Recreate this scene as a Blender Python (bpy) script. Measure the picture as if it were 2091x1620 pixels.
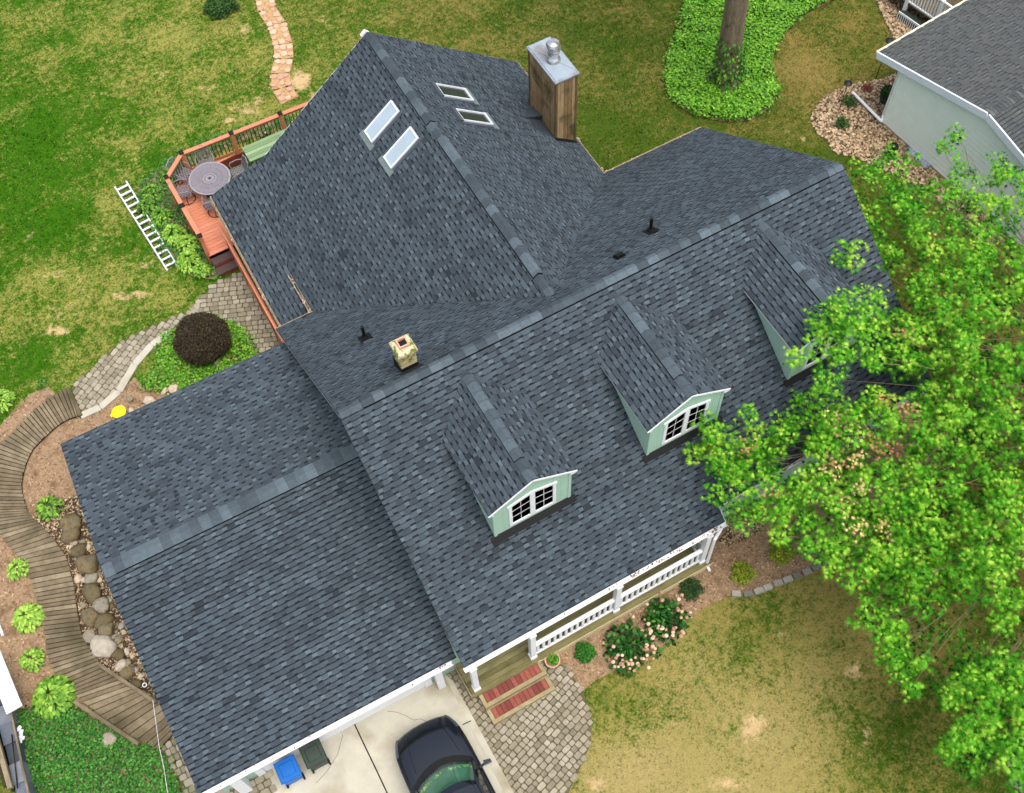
import bpy, math, random
import numpy as np
from mathutils import Matrix, Vector
for o in list(bpy.data.objects): bpy.data.objects.remove(o)
SC = bpy.context.scene; COL = SC.collection
R_ = math.radians
# ---------------------------------------------------------------- camera
FPX, CW, CH = 2386.5, 2091.0, 1620.0
CAM = Vector((-2.142, -13.549, 30.932))
ROT = (Matrix.Rotation(R_(-26.492), 3, 'Z') @ Matrix.Rotation(R_(28.630), 3, 'X') @ Matrix.Rotation(R_(-3.406), 3, 'Z'))
cd = bpy.data.cameras.new('camera'); cam = bpy.data.objects.new('camera', cd); COL.objects.link(cam)
cd.sensor_width = 36; cd.lens = 36 * FPX / CW; cd.clip_end = 2000; cd.clip_start = .5
cam.matrix_world = Matrix.Translation(CAM) @ ROT.to_4x4(); SC.camera = cam
# ---------------------------------------------------------------- world, sun, exposure
SUN_EL, SUN_AZ = 74, 165          # azimuth: compass-like, measured from +Y clockwise
w = bpy.data.worlds.new('World'); SC.world = w; w.use_nodes = True
nt = w.node_tree; bg = nt.nodes['Background']
sky = nt.nodes.new('ShaderNodeTexSky'); sky.sky_type = 'NISHITA'; sky.sun_disc = False
sky.sun_elevation = R_(SUN_EL); sky.sun_rotation = R_(SUN_AZ); sky.dust_density = 5; sky.air_density = 1.0; sky.ozone_density = .6
hs = nt.nodes.new('ShaderNodeHueSaturation'); hs.inputs['Saturation'].default_value = .62; hs.inputs['Value'].default_value = 1.12   # overcast: paler sky
nt.links.new(sky.outputs[0], hs.inputs['Color']); nt.links.new(hs.outputs[0], bg.inputs[0]); bg.inputs[1].default_value = .15
sl = bpy.data.lights.new('sun', 'SUN'); sl.energy = .85; sl.angle = R_(34); sl.color = (1, .97, .91)
so = bpy.data.objects.new('sun', sl); COL.objects.link(so)
sd = Vector((math.sin(R_(SUN_AZ)) * math.cos(R_(SUN_EL)), math.cos(R_(SUN_AZ)) * math.cos(R_(SUN_EL)), math.sin(R_(SUN_EL))))
so.rotation_euler = sd.to_track_quat('Z', 'Y').to_euler(); so.location = (0, 0, 40)
vs = SC.view_settings; vs.view_transform = 'Standard'; vs.look = 'None'; vs.gamma = 1; vs.exposure = .82
# ---------------------------------------------------------------- helpers
def ray(u, v): return ROT @ Vector(((u - CW / 2) / FPX, -(v - CH / 2) / FPX, -1))
def G(u, v, z=0.):
    d = ray(u, v); t = (z - CAM.z) / d.z; return CAM + d * t
def GP(u, v, p, n):
    d = ray(u, v); t = (Vector(p) - CAM).dot(n) / d.dot(n); return CAM + d * t
def lin(c): return tuple((x / 12.92 if x <= .04045 else ((x + .055) / 1.055) ** 2.4) for x in c)
def rgb(r, g, b): return lin((r / 255, g / 255, b / 255)) + (1,)
rnd = random.Random(5); NR = np.random.default_rng(5)
MATS = {}
def mat(name, cols, rough=.8, nscale=8, namt=.25, bump=0., bscale=60, spec=.3, metal=0, tr=0., stretch=None, stain=None):
    """cols: a colour or a list of colours read through the face attribute 'tone'"""
    m = bpy.data.materials.new(name); m.use_nodes = True; t = m.node_tree; N = t.nodes; L = t.links
    bs = N['Principled BSDF']; bs.inputs['Roughness'].default_value = rough
    bs.inputs['Specular IOR Level'].default_value = spec; bs.inputs['Metallic'].default_value = metal
    if isinstance(cols, tuple): cols = [cols, cols]
    at = N.new('ShaderNodeAttribute'); at.attribute_name = 'tone'
    rp = N.new('ShaderNodeValToRGB'); e = rp.color_ramp.elements
    while len(e) < len(cols): e.new(.5)
    for i, c in enumerate(cols): e[i].position = i / (len(cols) - 1); e[i].color = c
    L.new(at.outputs['Fac'], rp.inputs[0])
    tc = N.new('ShaderNodeTexCoord'); mp = N.new('ShaderNodeMapping'); L.new(tc.outputs['Object'], mp.inputs[0])
    if stretch: mp.inputs['Scale'].default_value = stretch
    n = N.new('ShaderNodeTexNoise'); n.inputs['Scale'].default_value = nscale; n.inputs['Detail'].default_value = 5; n.inputs['Roughness'].default_value = .65
    L.new(mp.outputs[0], n.inputs[0])
    mr = N.new('ShaderNodeMapRange'); mr.inputs[1].default_value = .3; mr.inputs[2].default_value = .7
    mr.inputs[3].default_value = 1 - namt; mr.inputs[4].default_value = 1 + namt; L.new(n.outputs[0], mr.inputs[0])
    mx = N.new('ShaderNodeVectorMath'); mx.operation = 'SCALE'; L.new(rp.outputs[0], mx.inputs[0]); L.new(mr.outputs[0], mx.inputs['Scale'])
    out = mx.outputs[0]
    if stain:
        sc, col, lo, hi = stain
        n2 = N.new('ShaderNodeTexNoise'); n2.inputs['Scale'].default_value = sc; n2.inputs['Detail'].default_value = 6; L.new(tc.outputs['Object'], n2.inputs[0])
        r2 = N.new('ShaderNodeMapRange'); r2.inputs[1].default_value = lo; r2.inputs[2].default_value = hi; L.new(n2.outputs[0], r2.inputs[0])
        m2 = N.new('ShaderNodeMix'); m2.data_type = 'RGBA'; L.new(r2.outputs[0], m2.inputs[0]); L.new(out, m2.inputs[6]); m2.inputs[7].default_value = col
        out = m2.outputs[2]
    L.new(out, bs.inputs['Base Color'])
    if bump:
        n3 = N.new('ShaderNodeTexNoise'); n3.inputs['Scale'].default_value = bscale; n3.inputs['Detail'].default_value = 3; L.new(mp.outputs[0], n3.inputs[0])
        b = N.new('ShaderNodeBump'); b.inputs['Strength'].default_value = bump; b.inputs['Distance'].default_value = .03
        L.new(n3.outputs[0], b.inputs['Height']); L.new(b.outputs[0], bs.inputs['Normal'])
    if tr:
        td = N.new('ShaderNodeBsdfTranslucent'); L.new(out, td.inputs[0]); ms = N.new('ShaderNodeMixShader'); ms.inputs[0].default_value = tr
        L.new(bs.outputs[0], ms.inputs[1]); L.new(td.outputs[0], ms.inputs[2]); L.new(ms.outputs[0], N['Material Output'].inputs[0])
    MATS[name] = m; return m
LOC = {}
def tag(o, label=None, cat=None, group=None, kind=None):
    if label: o['label'] = label
    if cat: o['category'] = cat
    if group: o['group'] = group
    if kind: o['kind'] = kind
    return o
def thing(name, loc, label, cat, group=None):
    o = bpy.data.objects.new(name, None); COL.objects.link(o); o.empty_display_size = .3
    o.location = loc; LOC[o.name] = Vector(loc); return tag(o, label, cat, group)
def link_mesh(name, me, m, parent, off):
    me.materials.append(m); o = bpy.data.objects.new(name, me); COL.objects.link(o)
    if parent: o.parent = parent; LOC[o.name] = LOC[parent.name]
    else: o.location = off; LOC[o.name] = Vector(off)
    return o
class MB:
    def __init__(s): s.v = []; s.f = []; s.t = []; s.M = None
    def add(s, vs, fs, tone=.5):
        b = len(s.v)
        for p in vs:
            p = Vector(p); s.v.append(s.M @ p if s.M else p)
        for f in fs: s.f.append(tuple(b + i for i in f)); s.t.append(tone)
    def quad(s, a, b, c, d, tone=.5): s.add((a, b, c, d), ((0, 1, 2, 3),), tone)
    def poly(s, pts, tone=.5): s.add(pts, (tuple(range(len(pts))),), tone)
    def prism(s, bot, top, tone=.5):
        n = len(bot); s.add(list(bot) + list(top), [tuple(range(n - 1, -1, -1)), tuple(range(n, 2 * n))] + [(i, (i + 1) % n, n + (i + 1) % n, n + i) for i in range(n)], tone)
    def box(s, x0, x1, y0, y1, z0, z1, tone=.5):
        s.prism([(x0, y0, z0), (x1, y0, z0), (x1, y1, z0), (x0, y1, z0)], [(x0, y0, z1), (x1, y0, z1), (x1, y1, z1), (x0, y1, z1)], tone)
    def bevbox(s, x0, x1, y0, y1, z0, z1, b=.01, tone=.5):
        s.prism([(x0, y0, z0), (x1, y0, z0), (x1, y1, z0), (x0, y1, z0)], [(x0, y0, z1 - b), (x1, y0, z1 - b), (x1, y1, z1 - b), (x0, y1, z1 - b)], tone)
        s.prism([(x0, y0, z1 - b), (x1, y0, z1 - b), (x1, y1, z1 - b), (x0, y1, z1 - b)], [(x0 + b, y0 + b, z1), (x1 - b, y0 + b, z1), (x1 - b, y1 - b, z1), (x0 + b, y1 - b, z1)], tone)
    def bar(s, a, b, w, h, up=(0, 0, 1), tone=.5):
        a = Vector(a); b = Vector(b); d = (b - a).normalized(); up = Vector(up); sd_ = d.cross(up)
        if sd_.length < 1e-4: sd_ = d.cross(Vector((0, 1, 0)))
        sd_.normalize(); n = sd_.cross(d); p = [sd_ * (i * w / 2) + n * (j * h / 2) for i, j in ((-1, -1), (1, -1), (1, 1), (-1, 1))]
        s.prism([a + q for q in p], [b + q for q in p], tone)
    def tube(s, pts, rad, n=8, tone=.5, caps=True):
        pts = [Vector(p) for p in pts]
        if not hasattr(rad, '__len__'): rad = [rad] * len(pts)
        vs = []; ref = None
        for i, p in enumerate(pts):
            d = (pts[min(i + 1, len(pts) - 1)] - pts[max(i - 1, 0)]).normalized()
            if ref is None: ref = Vector((0, 0, 1)) if abs(d.z) < .9 else Vector((1, 0, 0))
            a = d.cross(ref).normalized(); b = d.cross(a); ref = a.cross(d) if abs(a.cross(d).length) > 1e-3 else ref
            for k in range(n):
                t = 2 * math.pi * k / n; vs.append(p + (a * math.cos(t) + b * math.sin(t)) * rad[i])
        fs = [(i * n + k, i * n + (k + 1) % n, (i + 1) * n + (k + 1) % n, (i + 1) * n + k) for i in range(len(pts) - 1) for k in range(n)]
        if caps: fs += [tuple(range(n - 1, -1, -1)), tuple(range((len(pts) - 1) * n, len(pts) * n))]
        s.add(vs, fs, tone)
    def lathe(s, c, prof, n=24, tone=.5):
        c = Vector(c); vs = [c + Vector((r * math.cos(2 * math.pi * k / n), r * math.sin(2 * math.pi * k / n), z)) for r, z in prof for k in range(n)]
        fs = [(i * n + k, i * n + (k + 1) % n, (i + 1) * n + (k + 1) % n, (i + 1) * n + k) for i in range(len(prof) - 1) for k in range(n)]
        fs += [tuple(range((len(prof) - 1) * n, len(prof) * n)), tuple(range(n - 1, -1, -1))]
        s.add(vs, fs, tone)
    def build(s, name, m, parent=None, smooth=False, off=None):
        if parent is not None: o = LOC[parent.name]
        elif off is not None: o = Vector(off)
        else:
            xs = [p.x for p in s.v]; ys = [p.y for p in s.v]; o = Vector(((min(xs) + max(xs)) / 2, (min(ys) + max(ys)) / 2, min(p.z for p in s.v)))
        me = bpy.data.meshes.new(name); me.from_pydata([tuple(p - o) for p in s.v], [], s.f)
        a = me.attributes.new('tone', 'FLOAT', 'FACE'); a.data.foreach_set('value', s.t)
        if smooth: me.polygons.foreach_set('use_smooth', [True] * len(me.polygons))
        me.update(); return link_mesh(name, me, m, parent, o)
def build_np(name, V, F, tone, m, parent=None, off=(0, 0, 0), attrs=None, dom='FACE'):
    o = np.array(LOC[parent.name] if parent is not None else off, dtype=np.float64)
    V = (V - o).astype(np.float32); me = bpy.data.meshes.new(name); k = F.shape[1]
    me.vertices.add(len(V)); me.vertices.foreach_set('co', V.ravel())
    me.loops.add(F.size); me.loops.foreach_set('vertex_index', F.ravel().astype(np.int32))
    me.polygons.add(len(F)); me.polygons.foreach_set('loop_start', np.arange(0, F.size, k, dtype=np.int32))
    me.update(calc_edges=True); me.validate()
    a = me.attributes.new('tone', 'FLOAT', 'FACE'); a.data.foreach_set('value', np.asarray(tone, dtype=np.float32))
    for n, x in (attrs or {}).items():
        a = me.attributes.new(n, 'FLOAT', dom); a.data.foreach_set('value', np.asarray(x, dtype=np.float32))
    return link_mesh(name, me, m, parent, tuple(o))
def inst(tv, tf, pos, az, tilt, roll, size):
    """copies of template tv/tf at pos; tilt about local x after spin az"""
    n = len(pos); ca, sa, ct, st, cr, sr = np.cos(az), np.sin(az), np.cos(tilt), np.sin(tilt), np.cos(roll), np.sin(roll)
    Z = np.zeros(n); O = np.ones(n)
    Rz = np.stack([ca, -sa, Z, sa, ca, Z, Z, Z, O], 1).reshape(n, 3, 3)
    Rx = np.stack([O, Z, Z, Z, ct, -st, Z, st, ct], 1).reshape(n, 3, 3)
    Ry = np.stack([cr, Z, sr, Z, O, Z, -sr, Z, cr], 1).reshape(n, 3, 3)
    A = Rz @ Rx @ Ry
    V = np.einsum('nij,kj->nki', A, tv) * size[:, None, None] + pos[:, None, :]
    F = (tf[None] + (np.arange(n) * len(tv))[:, None, None]).reshape(-1, tf.shape[1])
    return V.reshape(-1, 3), F
def inpoly(X, Y, P):
    P = np.array([(p[0], p[1]) for p in P]); c = np.zeros(X.shape, bool); j = len(P) - 1
    for i in range(len(P)):
        xi, yi = P[i]; xj, yj = P[j]
        c ^= ((yi > Y) != (yj > Y)) & (X < (xj - xi) * (Y - yi) / (yj - yi + 1e-12) + xi); j = i
    return c
def scatter(P, n):
    P = [(p[0], p[1]) for p in P]; a = np.array(P); lo, hi = a.min(0), a.max(0); o = []
    got = 0
    while got < n:
        q = NR.uniform(lo, hi, (n * 2, 2)); q = q[inpoly(q[:, 0], q[:, 1], P)]; o.append(q); got += len(q)
    return np.concatenate(o)[:n]
def smooth_closed(pts, k=4):
    """Catmull-Rom through pixel outline points"""
    n = len(pts); o = []
    for i in range(n):
        p0, p1, p2, p3 = [np.array(pts[(i + j) % n], float) for j in (-1, 0, 1, 2)]
        for s in range(k):
            t = s / k; o.append(tuple(.5 * ((2 * p1) + (-p0 + p2) * t + (2 * p0 - 5 * p1 + 4 * p2 - p3) * t * t + (-p0 + 3 * p1 - 3 * p2 + p3) * t ** 3)))
    return o
def gpoly(px, z=0, sm=True):
    if sm: px = smooth_closed(px)
    return [G(u, v, z) for u, v in px]
def sheet(name, P, z, m, kind='structure', label=None, cat=None, th=.0):
    b = MB(); P = [Vector((p[0], p[1], z)) for p in P]
    a = sum(P[i].x * P[(i + 1) % len(P)].y - P[(i + 1) % len(P)].x * P[i].y for i in range(len(P)))
    if a < 0: P = P[::-1]
    if th: b.prism([p - Vector((0, 0, th)) for p in P], P)
    else: b.poly(P)
    o = b.build(name, m); return tag(o, label, cat, None, kind)
# ---------------------------------------------------------------- materials
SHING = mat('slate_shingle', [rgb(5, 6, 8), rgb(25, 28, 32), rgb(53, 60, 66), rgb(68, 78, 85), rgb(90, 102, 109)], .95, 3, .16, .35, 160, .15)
CAPM = mat('ridge_cap_shingle', [rgb(10, 12, 14), rgb(60, 68, 74), rgb(72, 82, 88), rgb(88, 100, 107)], .95, 9, .14, .3, 160, .15)
NSHING = mat('weathered_shingle', [rgb(24, 26, 28), rgb(56, 60, 62), rgb(70, 75, 76), rgb(80, 82, 80), rgb(92, 98, 94)], .95, 30, .22, .3, 160, .15)
SIDING = mat('green_siding', rgb(158, 190, 172), .6, 2, .05)
WHITE = mat('white_paint', rgb(222, 224, 226), .5, 3, .05)
WGUT = mat('gutter_white', rgb(225, 226, 230), .45, 12, .06)
CREAMG = mat('cream_gutter', rgb(150, 136, 112), .6, 9, .2)
DIRTG = mat('leaf_litter', [rgb(60, 45, 32), rgb(150, 120, 95), rgb(205, 180, 160)], .9, 30, .4)
BLACK = mat('black_flashing', rgb(8, 9, 10), .6, 10, .2)
NSID = mat('pale_siding', rgb(226, 236, 228), .6, 2, .04)
GLASS = mat('dark_glass', rgb(32, 40, 44), .08, 3, .2, spec=.6)
SKYPANE = mat('sky_tinted_skylight_glass', rgb(150, 166, 176), .12, 2, .05, spec=.6)  # bright sky reflection put into the pane colour
SLF = mat('slate_flashing', rgb(66, 74, 82), .8, 20, .2)
GREYMETAL = mat('grey_metal', rgb(104, 116, 116), .5, 5, .12, metal=.1)
CEDAR = mat('weathered_cedar', [rgb(66, 54, 38), rgb(138, 114, 80), rgb(166, 142, 106)], .9, 5, .3, .3, 30, .1, stretch=(4, 4, .6), stain=(1.7, rgb(84, 80, 52), .48, .66))
CHMET = mat('chimney_cap_metal', rgb(142, 154, 164), .5, 2, .1, metal=.1, stain=(1.1, rgb(112, 92, 76), .52, .72))
STEEL = mat('stainless_steel', rgb(200, 200, 198), .22, 6, .12, metal=.9)
MOSSB = mat('mossy_masonry', [rgb(120, 100, 60), rgb(176, 160, 118), rgb(205, 192, 160)], .95, 14, .3, .5, 40, stain=(9, rgb(96, 112, 28), .5, .6))
TERRA = mat('terracotta', rgb(196, 150, 128), .85, 14, .12)
RED = mat('redwood_stain', [rgb(120, 66, 46), rgb(178, 108, 78), rgb(200, 128, 98)], .7, 3, .14, .1, 40, stretch=(1, 6, 6))
REDD = mat('dark_redwood', [rgb(90, 40, 30), rgb(132, 64, 46)], .75, 4, .2)
TREAD = mat('brown_tread', rgb(72, 58, 56), .8, 8, .15)
IRON = mat('black_iron', rgb(20, 22, 22), .5, 6, .1)
GIRON = mat('grey_cast_metal', [rgb(70, 70, 76), rgb(118, 114, 120), rgb(142, 136, 140)], .55, 9, .12, metal=.2)
SAGE = mat('sage_boards', [rgb(108, 132, 94), rgb(122, 146, 106), rgb(136, 158, 118)], .8, 3, .14, stretch=(1, 5, 1))
MOSSWOOD = mat('mossy_boards', [rgb(30, 30, 16), rgb(104, 98, 62), rgb(124, 118, 82)], .9, 2.2, .28, .15, 40, stretch=(1, 3, 1))
GREYWOOD = mat('grey_weathered_boards', [rgb(30, 26, 18), rgb(92, 82, 64), rgb(112, 100, 80), rgb(130, 118, 96)], .95, 3.5, .3, .3, 40, spec=.1, stain=(.5, rgb(70, 66, 48), .5, .7))
STEPW = mat('step_timber', [rgb(120, 108, 76), rgb(150, 138, 104)], .9, 5, .22, .15, 40)
BRICK = mat('red_brick', [rgb(30, 20, 18), rgb(118, 62, 52), rgb(140, 78, 66)], .9, 14, .18)
LATT = mat('lattice_wood', rgb(190, 180, 140), .85, 6, .15)
CONC = mat('concrete', rgb(172, 168, 152), .9, 1.1, .14, .15, 50, stain=(.8, rgb(134, 124, 98), .5, .72))
JOINT = mat('dark_joint', rgb(44, 34, 24), .95, 8, .3)
PAVER = mat('grey_pavers', [rgb(80, 74, 60), rgb(122, 115, 97), rgb(138, 130, 112), rgb(150, 143, 126)], .92, 6, .2, .25, 50)
PAVJ = mat('mossy_joints', rgb(84, 78, 54), .97, 6, .4)
FLAG = mat('pink_flagstone', [rgb(172, 134, 110), rgb(190, 150, 124), rgb(204, 166, 142)], .9, 6, .12, .2, 40)
SAND = mat('sandy_joint', rgb(168, 136, 98), .97, 10, .3)
MULCH = mat('brown_mulch', rgb(148, 122, 94), .97, 14, .32, .9, 60, stain=(3, rgb(96, 70, 44), .5, .8))
CHIP = mat('mulch_chips', [rgb(80, 62, 44), rgb(146, 120, 92), rgb(186, 160, 130)], .95, 20, .2)
GRAVEL = mat('river_gravel', [rgb(60, 46, 32), rgb(122, 100, 74), rgb(160, 138, 108), rgb(188, 168, 138)], .9, 12, .2)
GRAVB = mat('gravel_base', rgb(62, 50, 36), .97, 20, .4)
ROCK = mat('boulder', [rgb(92, 82, 58), rgb(122, 110, 86), rgb(150, 146, 136)], .92, 5, .35, .6, 14, stain=(5, rgb(92, 74, 34), .5, .64))
ROCKP = mat('pale_rock', [rgb(126, 116, 98), rgb(170, 160, 146), rgb(190, 166, 140)], .92, 7, .25, .5, 14)
BARK = mat('ridged_bark', [rgb(60, 50, 38), rgb(124, 110, 88), rgb(150, 134, 112)], .95, 6, .45, .8, 20, stretch=(5, 5, .8), stain=(2.5, rgb(60, 80, 24), .6, .75))
TWIG = mat('twig_bark', rgb(110, 96, 74), .9, 8, .2)
OAKL = mat('oak_leaves', [rgb(8, 36, 3), rgb(24, 80, 6), rgb(56, 130, 14), rgb(98, 166, 34), rgb(150, 190, 60)], .6, 5, .15, tr=.22, spec=.15)
DEADL = mat('dead_oak_leaves', [rgb(142, 92, 56), rgb(184, 146, 98), rgb(198, 182, 112)], .8, 8, .2)
IVY = mat('ivy_leaves', [rgb(8, 36, 8), rgb(26, 82, 18), rgb(52, 116, 32), rgb(92, 150, 56)], .6, 4, .15, tr=.2)
IVYL = mat('pachysandra_leaves', [rgb(10, 40, 4), rgb(44, 98, 12), rgb(88, 146, 28), rgb(136, 184, 52)], .6, 4, .15, tr=.2)
HOSTA = mat('hosta_leaves', [rgb(24, 62, 14), rgb(86, 136, 34), rgb(134, 178, 58), rgb(176, 206, 92)], .55, 5, .12, tr=.2)
MAROON = mat('maroon_leaves', [rgb(10, 9, 5), rgb(34, 31, 18), rgb(60, 50, 30), rgb(84, 74, 46)], .8, 5, .2)
DKGREEN = mat('dark_leaves', [rgb(12, 28, 10), rgb(34, 66, 22), rgb(60, 96, 34)], .7, 5, .2)
BLOSSOM = mat('faded_blossom', [rgb(150, 112, 84), rgb(192, 156, 130), rgb(224, 196, 176)], .85, 9, .15)
YGREEN = mat('golden_shrub_leaves', [rgb(60, 84, 16), rgb(120, 140, 26), rgb(180, 184, 44)], .65, 5, .15)
BLUE = mat('blue_plastic', rgb(18, 92, 168), .4, 3, .08)
DGREEN = mat('dark_green_plastic', rgb(46, 58, 50), .5, 3, .1)
YELLOW = mat('yellow_plastic', rgb(236, 222, 28), .4, 5, .05)
BLKP = mat('black_plastic', rgb(12, 12, 14), .4, 5, .1)
PAINT = mat('car_paint', rgb(46, 51, 58), .12, 1, .05, spec=.8, metal=.75)
RUBBER = mat('rubber', rgb(16, 16, 17), .8, 9, .1)
CARGL = mat('windscreen_glass', rgb(40, 92, 74), .06, 2, .1, spec=.7)
LAMPG = mat('headlight_lens', rgb(60, 66, 72), .15, 4, .1, spec=.7)
ALU = mat('aluminium', rgb(226, 230, 232), .4, 8, .08, metal=.2)
STONEW = mat('grey_block', [rgb(60, 66, 74), rgb(92, 98, 108), rgb(120, 124, 130)], .9, 5, .15)
TANST = mat('tan_block', [rgb(100, 96, 86), rgb(134, 130, 118), rgb(156, 152, 140)], .92, 7, .18, .3, 30)
FOUND = mat('foundation', rgb(186, 168, 140), .9, 6, .12)
# lawn material: dry / olive / bare attributes; olive also paints tree shade on the far lawn
def lawn_mat(name, fine):
    m = bpy.data.materials.new(name); m.use_nodes = True; t = m.node_tree; N = t.nodes; L = t.links
    bs = N['Principled BSDF']; bs.inputs['Roughness'].default_value = .9; bs.inputs['Specular IOR Level'].default_value = .1
    tc = N.new('ShaderNodeTexCoord')
    def att(n): a = N.new('ShaderNodeAttribute'); a.attribute_name = n; return a.outputs['Fac']
    def noise(s, d=4, r=.6, off=0):
        mp = N.new('ShaderNodeMapping'); L.new(tc.outputs['Object'], mp.inputs[0]); mp.inputs['Location'].default_value = (off, off, 0)
        n = N.new('ShaderNodeTexNoise'); n.inputs['Scale'].default_value = s; n.inputs['Detail'].default_value = d; n.inputs['Roughness'].default_value = r; L.new(mp.outputs[0], n.inputs[0]); return n.outputs[0]
    def M(op, a, b, c=None):
        x = N.new('ShaderNodeMath'); x.operation = op
        for i, q in enumerate((a, b, c)):
            if q is None: continue
            if isinstance(q, (int, float)): x.inputs[i].default_value = q
            else: L.new(q, x.inputs[i])
        return x.outputs[0]
    def mix(f, a, b):
        x = N.new('ShaderNodeMix'); x.data_type = 'RGBA'; x.clamp_factor = True; L.new(f, x.inputs[0])
        for i, q in ((6, a), (7, b)):
            if isinstance(q, tuple): x.inputs[i].default_value = q
            else: L.new(q, x.inputs[i])
        return x.outputs[2]
    dry, olive, bare = att('dry'), att('olive'), att('bare')
    n1, n2, n3 = noise(.55, 5, .62), noise(4.6, 6, .74, 7), noise(15, 4, .7, 3)
    s = M('ADD', M('MULTIPLY', n1, .30), M('ADD', M('MULTIPLY', n2, .38), M('MULTIPLY', n3, .32)))
    f = M('MULTIPLY', M('SUBTRACT', M('ADD', s, M('MULTIPLY', M('SUBTRACT', dry, .5), .26)), .445), 9.5)
    green = mix(olive, mix(noise(4, 3, .6, 11), rgb(20, 68, 1), rgb(70, 116, 10)), mix(noise(3, 4, .6, 5), rgb(46, 72, 14), rgb(82, 96, 28)))
    tan = mix(olive, rgb(146, 142, 72), rgb(124, 110, 56))
    tan = mix(M('MULTIPLY', M('SUBTRACT', dry, .55), 2.4), tan, rgb(172, 152, 104))
    c = mix(f, green, tan)
    c = mix(M('MULTIPLY', M('SUBTRACT', M('ADD', bare, M('MULTIPLY', M('SUBTRACT', n2, .5), 1.6)), .40), 2.6), c, rgb(196, 168, 122))
    v = M('MULTIPLY', M('ADD', .55, M('MULTIPLY', noise(45 if fine else 30, 3, .7, 9), .9)), M('ADD', .7, M('MULTIPLY', noise(7, 4, .75, 21), .6)))
    if not fine: v = M('MULTIPLY', v, M('ADD', .78, M('MULTIPLY', att('tone'), .42)))
    sc = N.new('ShaderNodeVectorMath'); sc.operation = 'SCALE'; L.new(c, sc.inputs[0]); L.new(v, sc.inputs['Scale']); L.new(sc.outputs[0], bs.inputs['Base Color'])
    if fine:
        b = N.new('ShaderNodeBump'); b.inputs['Strength'].default_value = .9; b.inputs['Distance'].default_value = .06; L.new(noise(26, 5, .75), b.inputs['Height']); L.new(b.outputs[0], bs.inputs['Normal'])
    return m
LAWN = lawn_mat('lawn_ground', True); BLADE = lawn_mat('grass_blades', False)
# ---------------------------------------------------------------- ground
CTRL = [(50, 50, .34, .05), (300, 100, .5, .05), (300, 300, .38, 0), (90, 300, .12, 0), (100, 450, .12, 0), (300, 600, .48, 0), (100, 600, .5, 0), (200, 730, .45, .05), (60, 740, .3, .05),
        (470, 120, .5, .05), (640, 110, .45, .25), (650, 30, .35, .45), (560, 250, .5, .1), (900, 50, .45, .7), (1000, 90, .45, .7), (1250, 150, .4, .85), (1300, 40, .3, .9), (1250, 300, .2, .85), (1700, 80, .5, 1), (1650, 150, .6, 1), (1600, 300, .35, 1),
        (1500, 290, .3, 1), (1750, 420, .2, 1), (1230, 1420, .5, .45), (1400, 1400, .68, .42), (1550, 1500, .76, .3), (1550, 1300, .55, .6), (1750, 1300, .6, .6), (1850, 1500, .4, .7), (1300, 1590, .82, .3), (1500, 1610, .74, .3),
        (2000, 1600, .35, .7), (1650, 1400, .68, .45), (1950, 300, .4, 1), (1900, 700, .5, 1), (2000, 1100, .5, 1), (450, 560, .3, 0), (250, 400, .45, 0)]
BARE = [(1540, 1480, 26, 34, .85), (1740, 1370, 20, 18, .7), (1590, 1295, 24, 8, .7), (1480, 1600, 50, 12, .8), (1220, 1600, 24, 20, .7), (1770, 1500, 12, 30, .6), (1650, 1550, 16, 10, .55), (1380, 1480, 16, 12, .5), (60, 480, 16, 10, .6), (330, 150, 20, 14, .55), (420, 180, 24, 10, .55), (210, 190, 20, 8, .5), (500, 60, 14, 20, .6), (640, 200, 10, 20, .6), (120, 560, 24, 10, .6), (300, 540, 20, 9, .6), (660, 40, 12, 10, .55), (60, 330, 16, 8, .4), (115, 675, 32, 9, .85), (250, 605, 22, 16, .6), (285, 600, 26, 12, .7), (120, 640, 40, 22, .45), (165, 575, 22, 30, .4), (612, 165, 24, 22, .95), (500, 225, 34, 14, .65), (470, 245, 18, 12, .6), (525, 205, 16, 14, .6), (240, 345, 28, 8, .45), (95, 570, 25, 10, .45),
        (235, 600, 8, 10, .8), (365, 555, 16, 12, .5), (1530, 1500, 24, 36, .6), (1580, 1500, 16, 20, .4), (1590, 1300, 26, 8, .5), (1760, 1360, 22, 22, .5), (1720, 1440, 20, 14, .4), (1740, 1500, 16, 24, .45), (1470, 1600, 40, 12, .5), (1780, 1290, 12, 10, .6), (190, 400, 16, 8, .4), (200, 510, 12, 12, .4), (60, 540, 20, 10, .35), (585, 130, 12, 60, .3), (1640, 285, 14, 8, .6), (1610, 270, 18, 6, .5), (1190, 1330, 20, 10, .3), (1400, 1620, 30, 10, .5), (150, 120, 18, 8, .3), (280, 20, 20, 10, .3), (320, 60, 25, 12, .25)]
def lawn_attr(X, Y):
    w = np.zeros(X.shape); d = np.zeros(X.shape); o = np.zeros(X.shape)
    for u, v, a, b in CTRL:
        p = G(u, v); k = 1 / ((X - p.x) ** 2 + (Y - p.y) ** 2 + .6) ** 1.4; w += k; d += k * a; o += k * b
    bare = np.zeros(X.shape)
    for u, v, rx, ry, s in BARE:
        p = G(u, v); a = G(u + rx, v) - p; b = G(u, v + ry) - p; ax, by = (a.x, a.y), (b.x, b.y)
        det = ax[0] * by[1] - ax[1] * by[0]; dx, dy = X - p.x, Y - p.y
        q = ((dx * by[1] - dy * by[0]) / det) ** 2 + ((dy * ax[0] - dx * ax[1]) / det) ** 2
        bare = np.maximum(bare, s * np.exp(-q * .7))
    return d / w, o / w, bare
def axis(lo, hi, st): 
    far = [30, 60, 120, 250, 500]; a = list(np.arange(lo, hi, st)); return np.array([lo - f for f in far[::-1]] + [lo - 10, lo - 3] + a + [hi + 3, hi + 10] + [hi + f for f in far])
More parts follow.
